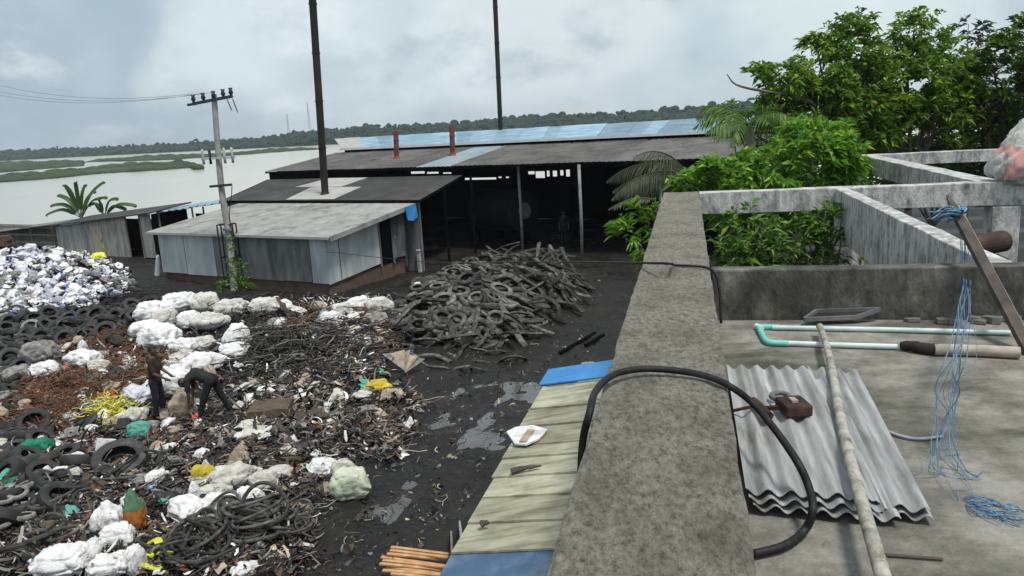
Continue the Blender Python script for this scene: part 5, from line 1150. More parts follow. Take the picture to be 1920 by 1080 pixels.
# small pale rings at the lower left
GS = 'small tyres at the lower left'
rgs = [proto(tyre_mesh(.20, .05, .125, 26), 'small_tyre', M['rubber_pale'], 'x', 'tyre', GS), proto(ring_mesh(.34, .045, .8, seed=3), 'tyre_ring', M['rubber'], 'x', 'tyre ring', GS)]
for (x, y, w, lab) in ((56, 928, 44, 'uppermost small pale tyre at the lower left'), (38, 946, 40, 'small pale tyre just below the uppermost one'), (50, 990, 42, 'small pale tyre at mid height of the lower left group'), (10, 1004, 40, 'small pale tyre cut by the left frame edge'), (12, 958, 36, 'small pale tyre half hidden at the left edge')):
    g = at_h(x, y); k = g[1]/F; put(rgs[0], (g[0], g[1], float(hgt(*g[:2]))+.20), slope_euler(g[0], g[1], random.uniform(0, 6), .15), w*k/.40, lab)
for (x, y, w, lab) in ((98, 1000, 66, 'oval dusty tyre ring right of the small pale tyres'), (40, 1044, 90, 'large dusty tyre ring at the lower left corner'), (82, 960, 60, 'dusty tyre ring behind the small pale tyres'), (20, 1062, 60, 'dusty tyre ring lowest in the left corner'), (75, 1025, 70, 'dusty tyre ring between the oval ring and the corner'), (120, 1020, 60, 'dusty tyre ring nearest the square-topped white sack'), (70, 900, 60, 'dark ring above the small pale tyres')):
    g = at_h(x, y); k = g[1]/F; put(rgs[1], (g[0], g[1], float(hgt(*g[:2]))+.19), slope_euler(g[0], g[1], random.uniform(0, 6), .15), w*k/.68, lab)
# coil stack of thin tyres at the bottom centre
GC = 'thin bicycle tyres coiled at the bottom of the rubbish'
cm_ = [proto(ring_mesh(.5, .032, o_, wob=w_, seed=s_), 'bicycle_tyre', M['rubber'], 'thin worn bicycle tyre in the tangled coil below the white sacks', 'bicycle tyre', GC) for o_, w_, s_ in ((.9, .03, 1), (.7, .07, 2), (1., .02, 5), (.6, .06, 8))]
for (cx, cy, n, rw, rh, sz) in ((472, 1004, 24, 26, 22, .98), (520, 1006, 10, 30, 20, .8), (390, 1032, 22, 50, 26, .85), (340, 1050, 8, 30, 20, .7), (560, 1000, 5, 30, 12, .6)):
    for i in range(n):
        x, y = cx+random.gauss(0, rw*.45), cy+random.gauss(0, rh*.45); g = at_h(x, y)
        put(random.choice(cm_), (g[0], g[1], float(hgt(*g[:2]))+.04+.36*i/n*(1.3 if cx == 472 else .7)), slope_euler(g[0], g[1], random.uniform(0, 6), .28), sz*random.uniform(.75, 1.1))
for (x, y) in sample([(60, 870), (240, 880), (230, 960), (150, 960), (60, 940)], 16, 20)+sample([(240, 860), (330, 860), (340, 930), (270, 930)], 7, 20):
    g = at_h(x, y); put(random.choice(cm_), (g[0], g[1], float(hgt(*g[:2]))+random.uniform(.05, .2)), slope_euler(g[0], g[1], random.uniform(0, 6), .3), random.uniform(.4, .9), 'thin worn bicycle tyre lying in the dark litter above the white sacks', 'bicycle tyres in the dark litter')

# ------------------------------------------------------------------ white scrap heap
GWH = 'plastic scraps on the white heap at the left'
scr = []
for i in range(6):
    vs, fs = sack_mesh(40+i, (0, 3, 3, 0, 1, 3)[i], 18, 11); b = MB(); b.add([(x*(.50+.3*vnoise((x, y, z), 3, i)), y*(.40+.3*vnoise((x, y, z), 3.5, i+9)), z*.30) for x, y, z in vs], fs)
    o = b.build('plastic_scrap', [M['sack'], M['sack_grey'], M['shadow_lilac'], M['sack'], M['shadow_lilac'], M['blue_bit']][i], smooth=True, sharp=35)  # bluish and grey scraps paint shadows and gaps into the heap
    COL.objects.unlink(o); tag(o, ['crumpled white plastic scrap on the white heap at the left', 'crumpled shadow grey plastic scrap on the white heap at the left', 'crumpled lilac tinted plastic scrap on the white heap at the left', 'crumpled white plastic scrap on the white heap at the left', 'crumpled lilac tinted plastic scrap on the white heap at the left', 'crumpled blue plastic scrap on the white heap at the left'][i], 'plastic scrap', GWH); scr.append(o)
heap = [(-10, 478), (60, 470), (120, 466), (170, 478), (225, 505), (255, 528), (225, 560), (165, 575), (100, 592), (60, 600), (-10, 600)]
for (x, y) in sample(heap, 285, 7):
    g = at_h(x, y); o = scr[min(5, int(random.random()*5.2))]
    put(o, (g[0], g[1], float(hgt(*g[:2]))+random.uniform(-.02, .16)), slope_euler(g[0], g[1], random.uniform(0, 6), .7), random.uniform(.5, 1.0))
put_sack(184, 483, 26, 18, M['lime'], 'lime yellow bag at the right top of the white scrap heap', 3, 0, .2)

GR = 'small crumpled rags strewn over the litter'
rg = []
for i, (mm, nm) in enumerate(((M['sack_cream'], 'cream'), (M['sack_tan'], 'tan'), (M['sack_grey'], 'grimy grey'), (M['sack'], 'white'), (M['rubber_dark'], 'black'), (M['litter_brown'], 'brown'), (M['teal'], 'teal'), (M['red'], 'red'))):
    vs, fs = sack_mesh(70+i, (2, 3, 0, 3, 2, 0, 2, 3)[i], 20, 12); b = MB(); b.add([(x*(.55+.3*vnoise((x, y, z), 2.5, i)), y*(.42+.3*vnoise((x, y, z), 3, i+5)), z*.24) for x, y, z in vs], fs); o = b.build('rag', mm, smooth=True, sharp=40); COL.objects.unlink(o); tag(o, 'small crumpled '+nm+' rag strewn on the dark litter', 'rag', GR); rg.append(o)
for (x, y) in sample([(0, 620), (240, 640), (470, 700), (720, 700), (730, 790), (600, 860), (540, 960), (280, 960), (0, 1060)], 225, 12)+sample([(470, 580), (700, 570), (730, 660), (560, 640)], 38, 11):
    g = at_h(x, y); o = rg[random.choice((0, 0, 0, 1, 1, 1, 2, 2, 3, 3, 4, 4, 4, 5, 5, 0, 3, 6 if random.random() < .6 else 7))]; put(o, (g[0], g[1], float(hgt(*g[:2]))+.03), slope_euler(g[0], g[1], random.uniform(0, 6), .4), random.uniform(.4, 1.1)*g[1]/20)

# ------------------------------------------------------------------ litter and wire (uncountable)
def litter(name, pl, n, mats, weights, lab, L=(.06, .35), Wd=(.02, .09), lift=.10):
    b = MB(); cw = np.cumsum(weights)/np.sum(weights)
    pts = sample(pl, n)
    for (x, y) in pts:
        d = ray(x, y); g = at_h(x, y); p = Vector((g[0], g[1], float(hgt(*g[:2]))+random.uniform(.0, lift))); b.cur = int(np.searchsorted(cw, random.random()))
        le, wd = random.uniform(*L), random.uniform(*Wd); q = Euler((random.gauss(0, .45), random.gauss(0, .45), random.uniform(0, 6.3))).to_matrix()
        k = random.random()
        if k < .62:    # curved flat shred
            m_ = 4; cv = random.gauss(0, 1.6); tw = random.gauss(0, .9); hd = 0.; x = y = 0.; z = 0.; loc = []; le *= 1.35
            for i in range(m_+1):
                w_ = wd*.5*(1-.35*abs(i-m_/2)/m_*2); an = tw*(i/m_-.5); nx, ny = -math.sin(hd)*math.cos(an), math.cos(hd)*math.cos(an); nz_ = math.sin(an)
                loc += [(x-nx*w_, y-ny*w_, z-nz_*w_), (x+nx*w_, y+ny*w_, z+nz_*w_)]; hd += cv/m_; x += le/m_*math.cos(hd); y += le/m_*math.sin(hd); z += random.gauss(0, .12)*le/m_+.02*le
            b.add([p+q@Vector(v) for v in loc], [(2*i, 2*i+2, 2*i+3, 2*i+1) for i in range(m_)])
        elif k < .84:  # strand
            th = random.uniform(0, 6.3); pp = p.copy(); path = [pp.copy()]; ll = le*random.uniform(1.2, 3)
            for i in range(4): th += random.gauss(0, .6); pp = pp+Vector((math.cos(th)*ll/4, math.sin(th)*ll/4, random.gauss(0, .03))); path.append(pp.copy())
            b.tube(path, max(.006, wd*.16), 3)
        elif k < .95:  # crumpled scrap of sheet
            s_ = le*.55; loc = [((i-1)*s_*random.uniform(.6, 1), (j-1)*s_*.7*random.uniform(.6, 1), random.uniform(-.3, .3)*s_) for j in range(3) for i in range(3)]
            b.add([p+q@Vector(v) for v in loc], [(j*3+i, j*3+i+1, j*3+i+4, j*3+i+3) for j in (0, 1) for i in (0, 1)])
        else:          # chunk
            s = le*.24; loc = [(random.uniform(.4, 1.2)*s*a, random.uniform(.4, 1)*s*c, random.uniform(.2, .7)*s*e) for a in (-1, 1) for c in (-1, 1) for e in (-1, 1)]
            b.add([p+q@Vector(v) for v in loc], [(0, 1, 3, 2), (4, 6, 7, 5), (0, 4, 5, 1), (2, 3, 7, 6), (0, 2, 6, 4), (1, 5, 7, 3)])
    return tag(b.build(name, mats), lab, kind='stuff')
LD, LB, LT, LW, LG, RW = M['litter_dark'], M['litter_brown'], M['litter_tan'], M['litter_white'], M['litter_grey'], M['rust_wire']
litter('litter', [(0, 640), (240, 600), (480, 560), (740, 560), (720, 720), (760, 840), (640, 880), (600, 960), (560, 1080), (0, 1080)], 14000, [LD, LB, LT, LW, LG, RW], [.44, .20, .10, .055, .15, .055], 'dark shredded litter covering the rubbish ground', L=(.06, .34), Wd=(.015, .07))
litter('litter', [(0, 780), (330, 800), (560, 800), (620, 860), (540, 980), (300, 1080), (0, 1080)], 3000, [LD, LB, LT, LW, LG, RW], [.46, .16, .12, .07, .15, .04], 'dark and pale shredded litter in the lower left', L=(.05, .26), Wd=(.012, .05))
litter('litter', [(560, 560), (735, 555), (760, 620), (720, 700), (640, 680), (560, 640)], 900, [LD, LB, LT, LW, LG, RW], [.25, .2, .16, .2, .1, .1], 'pale and reddish shredded litter beside the tyre pile', lift=.2)
litter('litter', [(480, 700), (720, 690), (800, 760), (760, 860), (620, 870), (470, 830)], 2200, [LD, LB, LT, LW, LG, RW], [.4, .26, .1, .04, .18, .03], 'grey brown shredded litter beside the track', lift=.14)
litter('stones', [(760, 700), (1040, 560), (1150, 500), (1130, 640), (1000, 740), (930, 860), (840, 1000), (720, 1080), (520, 1080), (640, 900)], 1500, [LD, LB, LT, LG], [.4, .3, .06, .24], 'small stones and chips on the muddy track', L=(.04, .16), Wd=(.01, .04), lift=.01)
litter('scrap_shreds', heap, 1900, [LW, M['shadow_lilac'], LD, M['blue_bit']], [.27, .15, .48, .10], 'white plastic shreds with dark gap shade mixed in, covering the heap at the left', L=(.1, .4), Wd=(.05, .2), lift=.16)  # dark shreds paint shade between the white pieces
# tangled wire
for (px, py, w, h, n, ms, lab, zh, r) in ((575, 655, 270, 110, 420, [M['dark_wire'], M['dark_wire'], M['dark_wire'], LG], 'black tangled tyre wire heap in the middle of the yard', .55, .014),
   (690, 640, 110, 90, 130, [M['dark_wire'], LB], 'black tangled tyre wire against the big tyre pile', .4, .014),
   (440, 590, 90, 60, 90, [M['dark_wire']], 'black tangled wire behind the angular white sack', .4, .014),
   (620, 615, 170, 60, 110, [M['rust_wire'], LB], 'reddish tangled wire behind the black wire heap', .3, .014),
   (250, 560, 200, 60, 160, [M['dark_wire']], 'black tangled wire beside the white scrap heap', .3, .014)):
    tangle('wire_tangle', px, py, w, h, n, r, ms, lab, kind='stuff', zh=zh, L=(.6, 1.8), curl=.6)
for (px, py, w, h, n, lab, zh) in ((130, 745, 230, 110, 420, 'rust brown tangled wire spread left of the workers', .45), (190, 640, 150, 60, 150, 'rust brown tangled wire before the sack mound', .3), (270, 690, 130, 60, 150, 'rust brown tangled wire behind the standing worker', .3), (110, 770, 130, 60, 150, 'rust brown tangled wire left of the yellow string', .45)):
    tangle('rusty_wire', px, py, w, h, int(n*1.7), .0085, [M['rust_wire'], M['rust_wire'], LB], lab, kind='stuff', zh=zh, L=(.3, .9), curl=.8)
litter('rust_flakes', [(30, 700), (140, 650), (260, 640), (330, 700), (280, 760), (130, 810), (40, 800)], 1100, [RW, LB, LT, LW], [.6, .25, .09, .06], 'rust brown flakes and shreds left of the workers', L=(.06, .3))
for (x0, y0, x1, y1, lab) in ((1050, 662, 1116, 624, 'long black bar lying on the muddy track beside the parapet'), (1098, 648, 1132, 628, 'short black bar lying on the muddy track beside the parapet')):
    b = MB(); b.bar(at_z(x0, y0, .05), at_z(x1, y1, .05), .10, .08); tag(bevel(b.build('iron_bar', M['soot_shade'], org=at_z(x0, y0, .05))), lab, 'bar')
g = at_z(1102, 684); put_sack(1104, 686, 32, 14, M['sack_grey'], 'grey rag on the track just behind the blue lean-to sheet', 3, 2, .1)

# ------------------------------------------------------------------ people
def capsule(b, a, c, r0, r1, n=10):
    a, c = Vector(a), Vector(c); b.tube([a, a.lerp(c, .5), c], r0, n, radii=[r0, (r0+r1)/2, r1]); b.ball(a, r0, n, 7); b.ball(c, r1, n, 7)
def fuse(b, name, m, parent, vox=.014, smooth=4):
    o = b.build(name+'_src', m); md = o.modifiers.new('r', 'REMESH'); md.mode = 'VOXEL'; md.voxel_size = vox
    s = o.modifiers.new('s', 'SMOOTH'); s.iterations = smooth; s.factor = .5
    dg = bpy.context.evaluated_depsgraph_get(); me = bpy.data.meshes.new_from_object(o.evaluated_get(dg)); me.name = name
    bpy.data.objects.remove(o); me.polygons.foreach_set('use_smooth', [True]*len(me.polygons))
    n = bpy.data.objects.new(name, me); me.transform(Matrix.Translation(-parent.location)); COL.objects.link(n); n.parent = parent
    if not me.materials: me.materials.append(m)
    return n
def person(origin, J, label, shirt, trousers, face, scale=1.):
    """J: joints in local metres, origin at the feet"""
    O_ = Vector(origin); t = thing('person', O_, label, 'person'); V = {k: O_+Vector(v)*scale for k, v in J.items()}
    f = Vector(face).normalized(); b = MB()
    up = (V['head']-V['neck']).normalized(); side = f.cross(up).normalized(); hc = V['head']
    b.ball(hc, .098*scale, 14, 10, (.86, 1.0, 1.18)); capsule(b, hc+f*.035*scale-up*.07*scale, hc-up*.095*scale+f*.05*scale, .06*scale, .045*scale)
    b.ball(hc+f*.098*scale-up*.015*scale, .017*scale, 8, 6, (1, 1, 1.5)); b.ball(hc+f*.09*scale-up*.065*scale, .02*scale, 8, 6, (1, 1, .6))
    for s in (-1, 1):
        b.ball(hc+side*.085*s*scale-up*.01*scale, .026*scale, 8, 6, (.6, 1, 1.2)); b.ball(hc+f*.082*scale+side*.033*s*scale+up*.012*scale, .014*scale, 8, 6)
    capsule(b, V['neck']-up*.02, hc-up*.06*scale, .058*scale, .055*scale)
    capsule(b, V['chest'], V['pelvis'], .125*scale, .12*scale); capsule(b, V['neck'], V['chest'], .07*scale, .12*scale)
    for s in ('l', 'r'):
        capsule(b, V['neck'].lerp(V['sh_'+s], .3), V['sh_'+s], .07*scale, .062*scale)
        capsule(b, V['sh_'+s], V['el_'+s], .055*scale, .042*scale); capsule(b, V['el_'+s], V['wr_'+s], .042*scale, .028*scale)
        capsule(b, V['pelvis'].lerp(V['hip_'+s], .5), V['hip_'+s], .1*scale, .095*scale); capsule(b, V['hip_'+s], V['kn_'+s], .088*scale, .06*scale); capsule(b, V['kn_'+s], V['an_'+s], .058*scale, .036*scale)
        capsule(b, V['an_'+s]-Vector((0, 0, .03)), V['an_'+s]+f*.16*scale*Vector((1, 1, 0)).length/1.414-Vector((0, 0, .045*scale)), .036*scale, .026*scale)
        d = (V['wr_'+s]-V['el_'+s]).normalized(); sd = d.cross(f).normalized() if abs(d.dot(f)) < .95 else side; w = V['wr_'+s]; nn = sd.cross(d)
        capsule(b, w, w+d*.075*scale, .03*scale, .036*scale)
        for k, le in enumerate((.07, .085, .08, .06)):
            p0 = w+d*.085*scale+sd*(.027-.018*k)*scale; p1 = p0+(d*.75+nn*.25).normalized()*le*.55*scale; capsule(b, p0, p1, .0105*scale, .0095*scale, 7); capsule(b, p1, p1+(d*.5+nn*.7).normalized()*le*.5*scale, .0095*scale, .008*scale, 7)
        p0 = w+d*.03*scale+sd*.03*scale; capsule(b, p0, p0+(d*.7+sd*.7).normalized()*.065*scale, .012*scale, .0095*scale, 7)
    fuse(b, 'body', M['skin'], t, .011)
    b = MB()
    capsule(b, V['chest'], V['pelvis'], .142*scale, .140*scale); capsule(b, V['neck']-up*.03*scale, V['chest'], .08*scale, .135*scale)
    for s in ('l', 'r'):
        capsule(b, V['neck'].lerp(V['sh_'+s], .35)-up*.015, V['sh_'+s], .075*scale, .075*scale); capsule(b, V['sh_'+s], V['sh_'+s].lerp(V['el_'+s], .8), .072*scale, .06*scale)
        capsule(b, V['chest'], V['sh_'+s], .12*scale, .07*scale)
    fuse(b, 'shirt', shirt, t, .016)
    b = MB(); capsule(b, V['pelvis']+Vector((0, 0, .0)), V['pelvis'].lerp(V['chest'], .2), .146*scale, .138*scale)
    for s in ('l', 'r'):
        capsule(b, V['pelvis'].lerp(V['hip_'+s], .5), V['hip_'+s], .125*scale, .115*scale); capsule(b, V['hip_'+s], V['kn_'+s], .108*scale, .078*scale); capsule(b, V['kn_'+s], V['kn_'+s].lerp(V['an_'+s], .88), .078*scale, .058*scale)
    fuse(b, 'trousers', trousers, t, .016)
    b = MB(); b.ball(hc+up*.022*scale-f*.018*scale, .104*scale, 14, 10, (.9, 1.0, 1.08)); b2 = MB()
    o = fuse(b, 'hair', M['hair'], t, .012)
    # trim the cap of hair away from the face
    bm = bmesh.new(); bm.from_mesh(o.data); rem = [v for v in bm.verts if ((v.co+t.location-hc).dot(f) > .02*scale and (v.co+t.location-hc).dot(up) < .055*scale) or (v.co+t.location-hc).dot(up) < -.045*scale]
    bmesh.ops.delete(bm, geom=rem, context='VERTS'); bm.to_mesh(o.data); bm.free()
    return t
g = at_h(302, 786); z0 = float(hgt(g[0], g[1]))+.03
# standing worker, turned right, arms down in front at the open sack
person((g[0], g[1], z0), dict(pelvis=(0, 0, .93), chest=(.02, 0, 1.25), neck=(.03, 0, 1.48), head=(.06, 0, 1.65), sh_l=(.03, .17, 1.43), sh_r=(.03, -.17, 1.43), el_l=(.10, .2, 1.14), el_r=(.09, -.2, 1.14), wr_l=(.30, .12, 1.02), wr_r=(.28, -.12, 1.0), hip_l=(0, .09, .92), hip_r=(0, -.09, .92), kn_l=(.05, .10, .5), kn_r=(.0, -.10, .5), an_l=(.02, .11, .08), an_r=(-.05, -.1, .08)), 'standing worker in dark clothes beside the open white sack', M['brown_cloth'], M['navy'], (1, -.15, -.25), 1.0)
g = at_h(402, 784); z0 = float(hgt(g[0], g[1]))+.03
# bending worker: hips high on the right, trunk forward and down to the left, arms reaching down
person((g[0], g[1], z0), dict(pelvis=(.04, 0, .90), chest=(-.28, -.02, 1.06), neck=(-.46, -.04, .98), head=(-.58, -.06, .88), sh_l=(-.42, -.19, .97), sh_r=(-.42, .14, .97), el_l=(-.42, -.22, .66), el_r=(-.44, .14, .68), wr_l=(-.45, -.18, .40), wr_r=(-.46, .05, .42), hip_l=(.05, -.10, .89), hip_r=(.05, .10, .89), kn_l=(-.12, -.16, .48), kn_r=(.18, .13, .48), an_l=(-.24, -.18, .08), an_r=(.32, .16, .08)), 'worker in dark clothes bending down to the rubbish, legs spread', M['olive_cloth'], M['black_cloth'], (-.5, -.2, -.85), 1.02)
# worker standing in the dark shed, clothes coloured darker for its shade
g = at_z(1045, 473)
person((g[0]+.55, g[1]+2.4, 0.02), dict(pelvis=(0, 0, .93), chest=(0, 0, 1.25), neck=(0, 0, 1.48), head=(0, -.02, 1.65), sh_l=(.18, 0, 1.43), sh_r=(-.18, 0, 1.43), el_l=(.24, -.02, 1.14), el_r=(-.24, -.02, 1.14), wr_l=(.24, -.12, .9), wr_r=(-.24, -.12, .9), hip_l=(.09, 0, .92), hip_r=(-.09, 0, .92), kn_l=(.10, -.02, .5), kn_r=(-.11, 0, .5), an_l=(.11, 0, .08), an_r=(-.12, 0, .08)), 'dim figure in clothes darkened to stand for the shade of the open shed', M['olive_cloth'], M['navy'], (0, -1, 0), 1.0)

# ------------------------------------------------------------------ vegetation
def leaf_geo(P, D, Nn, L, W, droop):
    """vectorised leaves: base P, direction D, normal N, length, width -> verts, faces"""
    n = len(P); Sd = np.cross(D, Nn); Sd /= np.linalg.norm(Sd, axis=1)[:, None]+1e-9; L = L[:, None]; W = W[:, None]; dr = droop[:, None]
    dn = np.array([0, 0, -1.])
    mid = P+D*L*.45+Nn*W*.0; lf = mid+Sd*W*.5+Nn*W*.14; rt = mid-Sd*W*.5+Nn*W*.14; m2 = mid+dn*L*dr*.12; tip = P+D*L+dn*L*dr*.5
    V = np.stack([P, lf, m2, rt, tip], 1).reshape(-1, 3); i = np.arange(n)[:, None]*5
    Fc = np.concatenate([i+np.array([[0, 2, 1]]), i+np.array([[0, 3, 2]]), i+np.array([[1, 2, 4]]), i+np.array([[2, 3, 4]])]); return V, Fc
def whorls(cent, per, L, W, rad=.05, upb=.4, droop=.7, r=rng):
    """leaf whorls around given centres with outward directions (cent: list of (pos, outward))"""
    C = np.array([c[0] for c in cent]); Od = np.array([c[1] for c in cent]); n = len(C); P = np.repeat(C, per, 0); O2 = np.repeat(Od, per, 0)
    a = r.uniform(0, 2*PI, n*per); rd = np.stack([np.cos(a), np.sin(a), r.uniform(-.25, .55, n*per)], 1); D = rd+O2*.7+np.array([0, 0, upb])*r.uniform(.2, 1, (n*per, 1)); D /= np.linalg.norm(D, axis=1)[:, None]
    Nn = np.array([0, 0, 1.])+.5*r.normal(size=(n*per, 3)); Nn -= D*(Nn*D).sum(1)[:, None]; Nn /= np.linalg.norm(Nn, axis=1)[:, None]
    P = P+r.normal(size=P.shape)*rad
    return leaf_geo(P, D, Nn, L*r.uniform(.6, 1.2, n*per), W*r.uniform(.7, 1.2, n*per), droop*r.uniform(.3, 1.3, n*per))
def np_obj(name, V, Fc, m, parent):
    me = bpy.data.meshes.new(name); base = np.array(parent.location)
    me.from_pydata((V-base).tolist(), [], Fc.tolist()); me.materials.append(m); me.update(); o = bpy.data.objects.new(name, me); COL.objects.link(o); o.parent = parent; return o
def plant(name, base, blobs, m, lab, cat, per=7, L=.3, W=.11, dens=14, trunk=.12, droop=.7, group=None, upb=.4, limbs=None, bark=True):
    """blobs: (centre, radius xyz). whorls fill the shells of the blobs; a tapered trunk and a limb to every blob"""
    base = Vector(base); t = thing(name, base, lab, cat, group); cent = []
    for (c, rr) in blobs:
        c = np.array(c); n = int(dens*(rr[0]*rr[1]+rr[0]*rr[2]+rr[1]*rr[2])*1.6)
        for k in range(n):
            d = rng.normal(size=3); d /= np.linalg.norm(d); q = rng.uniform(.45, 1.08)
            p = c+d*np.array(rr)*q
            if mnoise.noise(Vector(p)*1.1) < -.28: continue
            if p[2] < .1: continue
            cent.append((p, d*.8))
    V, Fc = whorls(cent, per, L, W, L*.15, upb, droop); np_obj('crown', V, Fc, m, t)
    b = MB(); top = Vector(np.mean([c for c, _ in blobs], 0)); zf = base.lerp(top, .45)+Vector((.15, .1, 0))
    b.tube(catmull([base, base.lerp(zf, .5)+Vector((.08, 0, 0)), zf], 5), trunk, 9, radii=[trunk*(1-.4*i/10) for i in range(11)])
    for (c, rr) in blobs:
        c = Vector(c); midp = zf.lerp(c, .5)+Vector((random.uniform(-.3, .3), 0, .15)); pth = catmull([zf, midp, c+Vector((0, 0, rr[2]*.6))], 5); b.tube(pth, trunk*.45, 6, radii=[trunk*(.5-.42*i/10) for i in range(11)])
        for k in range(5):
            s = Vector(pth[5+k]); e = s+Vector((random.uniform(-1, 1)*rr[0], random.uniform(-1, 1)*rr[1], random.uniform(-.1, .8)*rr[2])); b.tube(catmull([s, s.lerp(e, .5)+Vector((0, 0, .1)), e], 3), trunk*.14, 5, radii=[trunk*(.16-.02*i) for i in range(7)])
    b.build('trunk', M['bark'], t, smooth=True); return t
def bl(px, py, rpx, d, sy=1., sz=1.):
    p = at_d(px, py, d); r = rpx*d/F; return (tuple(p), (r, r*sy, r*sz))
# --- trees at the right
plant('tree', at_z(1560, 300, 0)*0+np.array([*at_d(1530, 300, 23)[:2], 0]), [bl(1540, 140, 62, 22.5, 1, .7), bl(1480, 150, 55, 22, 1, .6), bl(1590, 95, 55, 23, 1, .6), bl(1555, 200, 80, 23, 1, .7), bl(1625, 165, 70, 23, 1, .8), bl(1600, 48, 42, 23.2, 1, .5), bl(1530, 78, 26, 23.2, 1, .5), bl(1500, 225, 60, 22.5, 1, .6), bl(1590, 250, 60, 23, 1, .7), bl(1450, 185, 40, 22, 1, .5), bl(1420, 130, 22, 22, 1, .5)], M['leaf_tree'], 'leafy tree with sparse upper twigs rising left of the other trees', 'tree', 8, .27, .10, 44, .16, 1.0)
plant('tree', (*at_d(1700, 300, 24)[:2], 0), [bl(1715, 62, 52, 24, 1, .7), bl(1700, 150, 85, 23.5, 1, .6), bl(1760, 140, 75, 24, 1, .8), bl(1660, 205, 70, 23.3, 1, .6), bl(1640, 245, 60, 23, 1, .6), bl(1790, 175, 60, 24, 1, .8), bl(1640, 115, 48, 23.6, 1, .6), bl(1760, 205, 60, 23.5, 1, .6)], M['leaf_tree'], 'dense round topped tree in the middle of the right hand trees', 'tree', 8, .27, .10, 44, .18, 1.0)
plant('tree', (*at_d(1890, 300, 24)[:2], 0), [bl(1905, 95, 62, 23, 1, .7), bl(1860, 150, 62, 23.5, 1, .7), bl(1930, 200, 70, 23.5, 1, .9), bl(1850, 215, 50, 24, 1, .7), bl(1975, 90, 60, 23, 1, 1), bl(1935, 45, 30, 23, 1, .7)], M['leaf_dark'], 'darkest tree with yellowish top at the right frame edge', 'tree', 8, .27, .10, 40, .18, 1.0)
plant('tree', (*at_d(1815, 300, 30)[:2], 0), [bl(1815, 60, 42, 30, 1, .55), bl(1830, 110, 45, 30, 1, .6), bl(1800, 150, 45, 30, 1, .6)], M['leaf_grey'], 'pale greyish tree top showing in the gap behind the right hand trees', 'tree', 7, .40, .12, 9, .14, 1.0)
plant('shrub', (*at_d(1730, 300, 25)[:2], 0), [bl(1640, 265, 70, 26, 1, .6), bl(1720, 245, 80, 26.5, 1, .7), bl(1820, 250, 80, 26, 1, .7), bl(1910, 250, 70, 26, 1, .8), bl(1700, 310, 90, 26, 1, .6), bl(1850, 310, 90, 26, 1, .6)], M['leaf_dark'], 'dark undergrowth shrub behind the far concrete beam', 'shrub', 7, .33, .13, 26, .1, .9)
plant('shrub', (*at_d(1430, 300, 20)[:2], 0), [bl(1440, 262, 55, 20, 1, .6), bl(1385, 235, 38, 20.5, 1, .6), bl(1490, 240, 55, 20.5, 1, .7), bl(1375, 205, 20, 20.5, 1, .6), bl(1430, 215, 34, 20.8, 1, .5)], M['leaf_mid'], 'fine leaved shrub filling the gap between the shed roof and the trees', 'shrub', 9, .20, .045, 60, .08, 1.0)
# bright shrubs beyond the front beam
GSb = 'bright leafy shrubs beyond the front beam'
plant('shrub', (*at_d(1360, 330, 15.5)[:2], 0), [bl(1350, 325, 52, 15.0, 1, .55), bl(1300, 338, 38, 15.0, 1, .5), bl(1400, 315, 46, 15.2, 1, .7), bl(1370, 380, 60, 15.5, 1, .8)], M['leaf_bright'], 'bright green shrub nearest the end of the parapet', 'shrub', 8, .27, .09, 58, .06, .8, GSb)
plant('shrub', (*at_d(1470, 330, 16)[:2], 0), [bl(1455, 310, 55, 15.4, 1, .7), bl(1510, 285, 60, 15.8, 1, .8), bl(1480, 370, 80, 16, 1, .8)], M['leaf_bright'], 'bright green shrub in the middle of the row behind the front beam', 'shrub', 8, .27, .09, 56, .06, .8, GSb)
plant('shrub', (*at_d(1560, 330, 16.5)[:2], 0), [bl(1550, 290, 54, 16, 1, .9), bl(1555, 330, 50, 16.2, 1, .9), bl(1500, 250, 35, 16.4, 1, .6), bl(1580, 300, 40, 16.0, 1, 1), bl(1530, 325, 55, 18, 1, .9), bl(1590, 330, 45, 18, 1, 1), bl(1470, 335, 50, 18, 1, .8), bl(1545, 255, 40, 16.4, 1, .7), bl(1575, 390, 60, 16.4, 1, .7)], M['leaf_bright'], 'taller leafy green shrub beside the far concrete post', 'shrub', 8, .27, .09, 56, .06, .8, GSb)
# lower shrubs under the beam
GSl = 'shrubs growing up below the front beam'
def low(px, py, rp, d): return bl(px, py, rp, d, 1, .8)
plant('shrub', (*at_d(1400, 450, 10.8)[:2], 0), [low(1400, 440, 62, 10.6), low(1360, 478, 40, 10.0), low(1440, 470, 50, 10.4), low(1400, 560, 80, 10.8)], M['leaf_mid'], 'leafy shrub below the front beam close to the parapet', 'shrub', 8, .20, .065, 50, .05, .8, GSl)
plant('shrub', (*at_d(1540, 450, 11)[:2], 0), [low(1548, 425, 52, 10.8), low(1500, 455, 50, 10.8), low(1575, 470, 45, 10.8), low(1530, 560, 80, 11)], M['leaf_mid'], 'leafy shrub below the front beam next to the whitewashed tie beam', 'shrub', 8, .20, .065, 46, .05, .8, GSl)
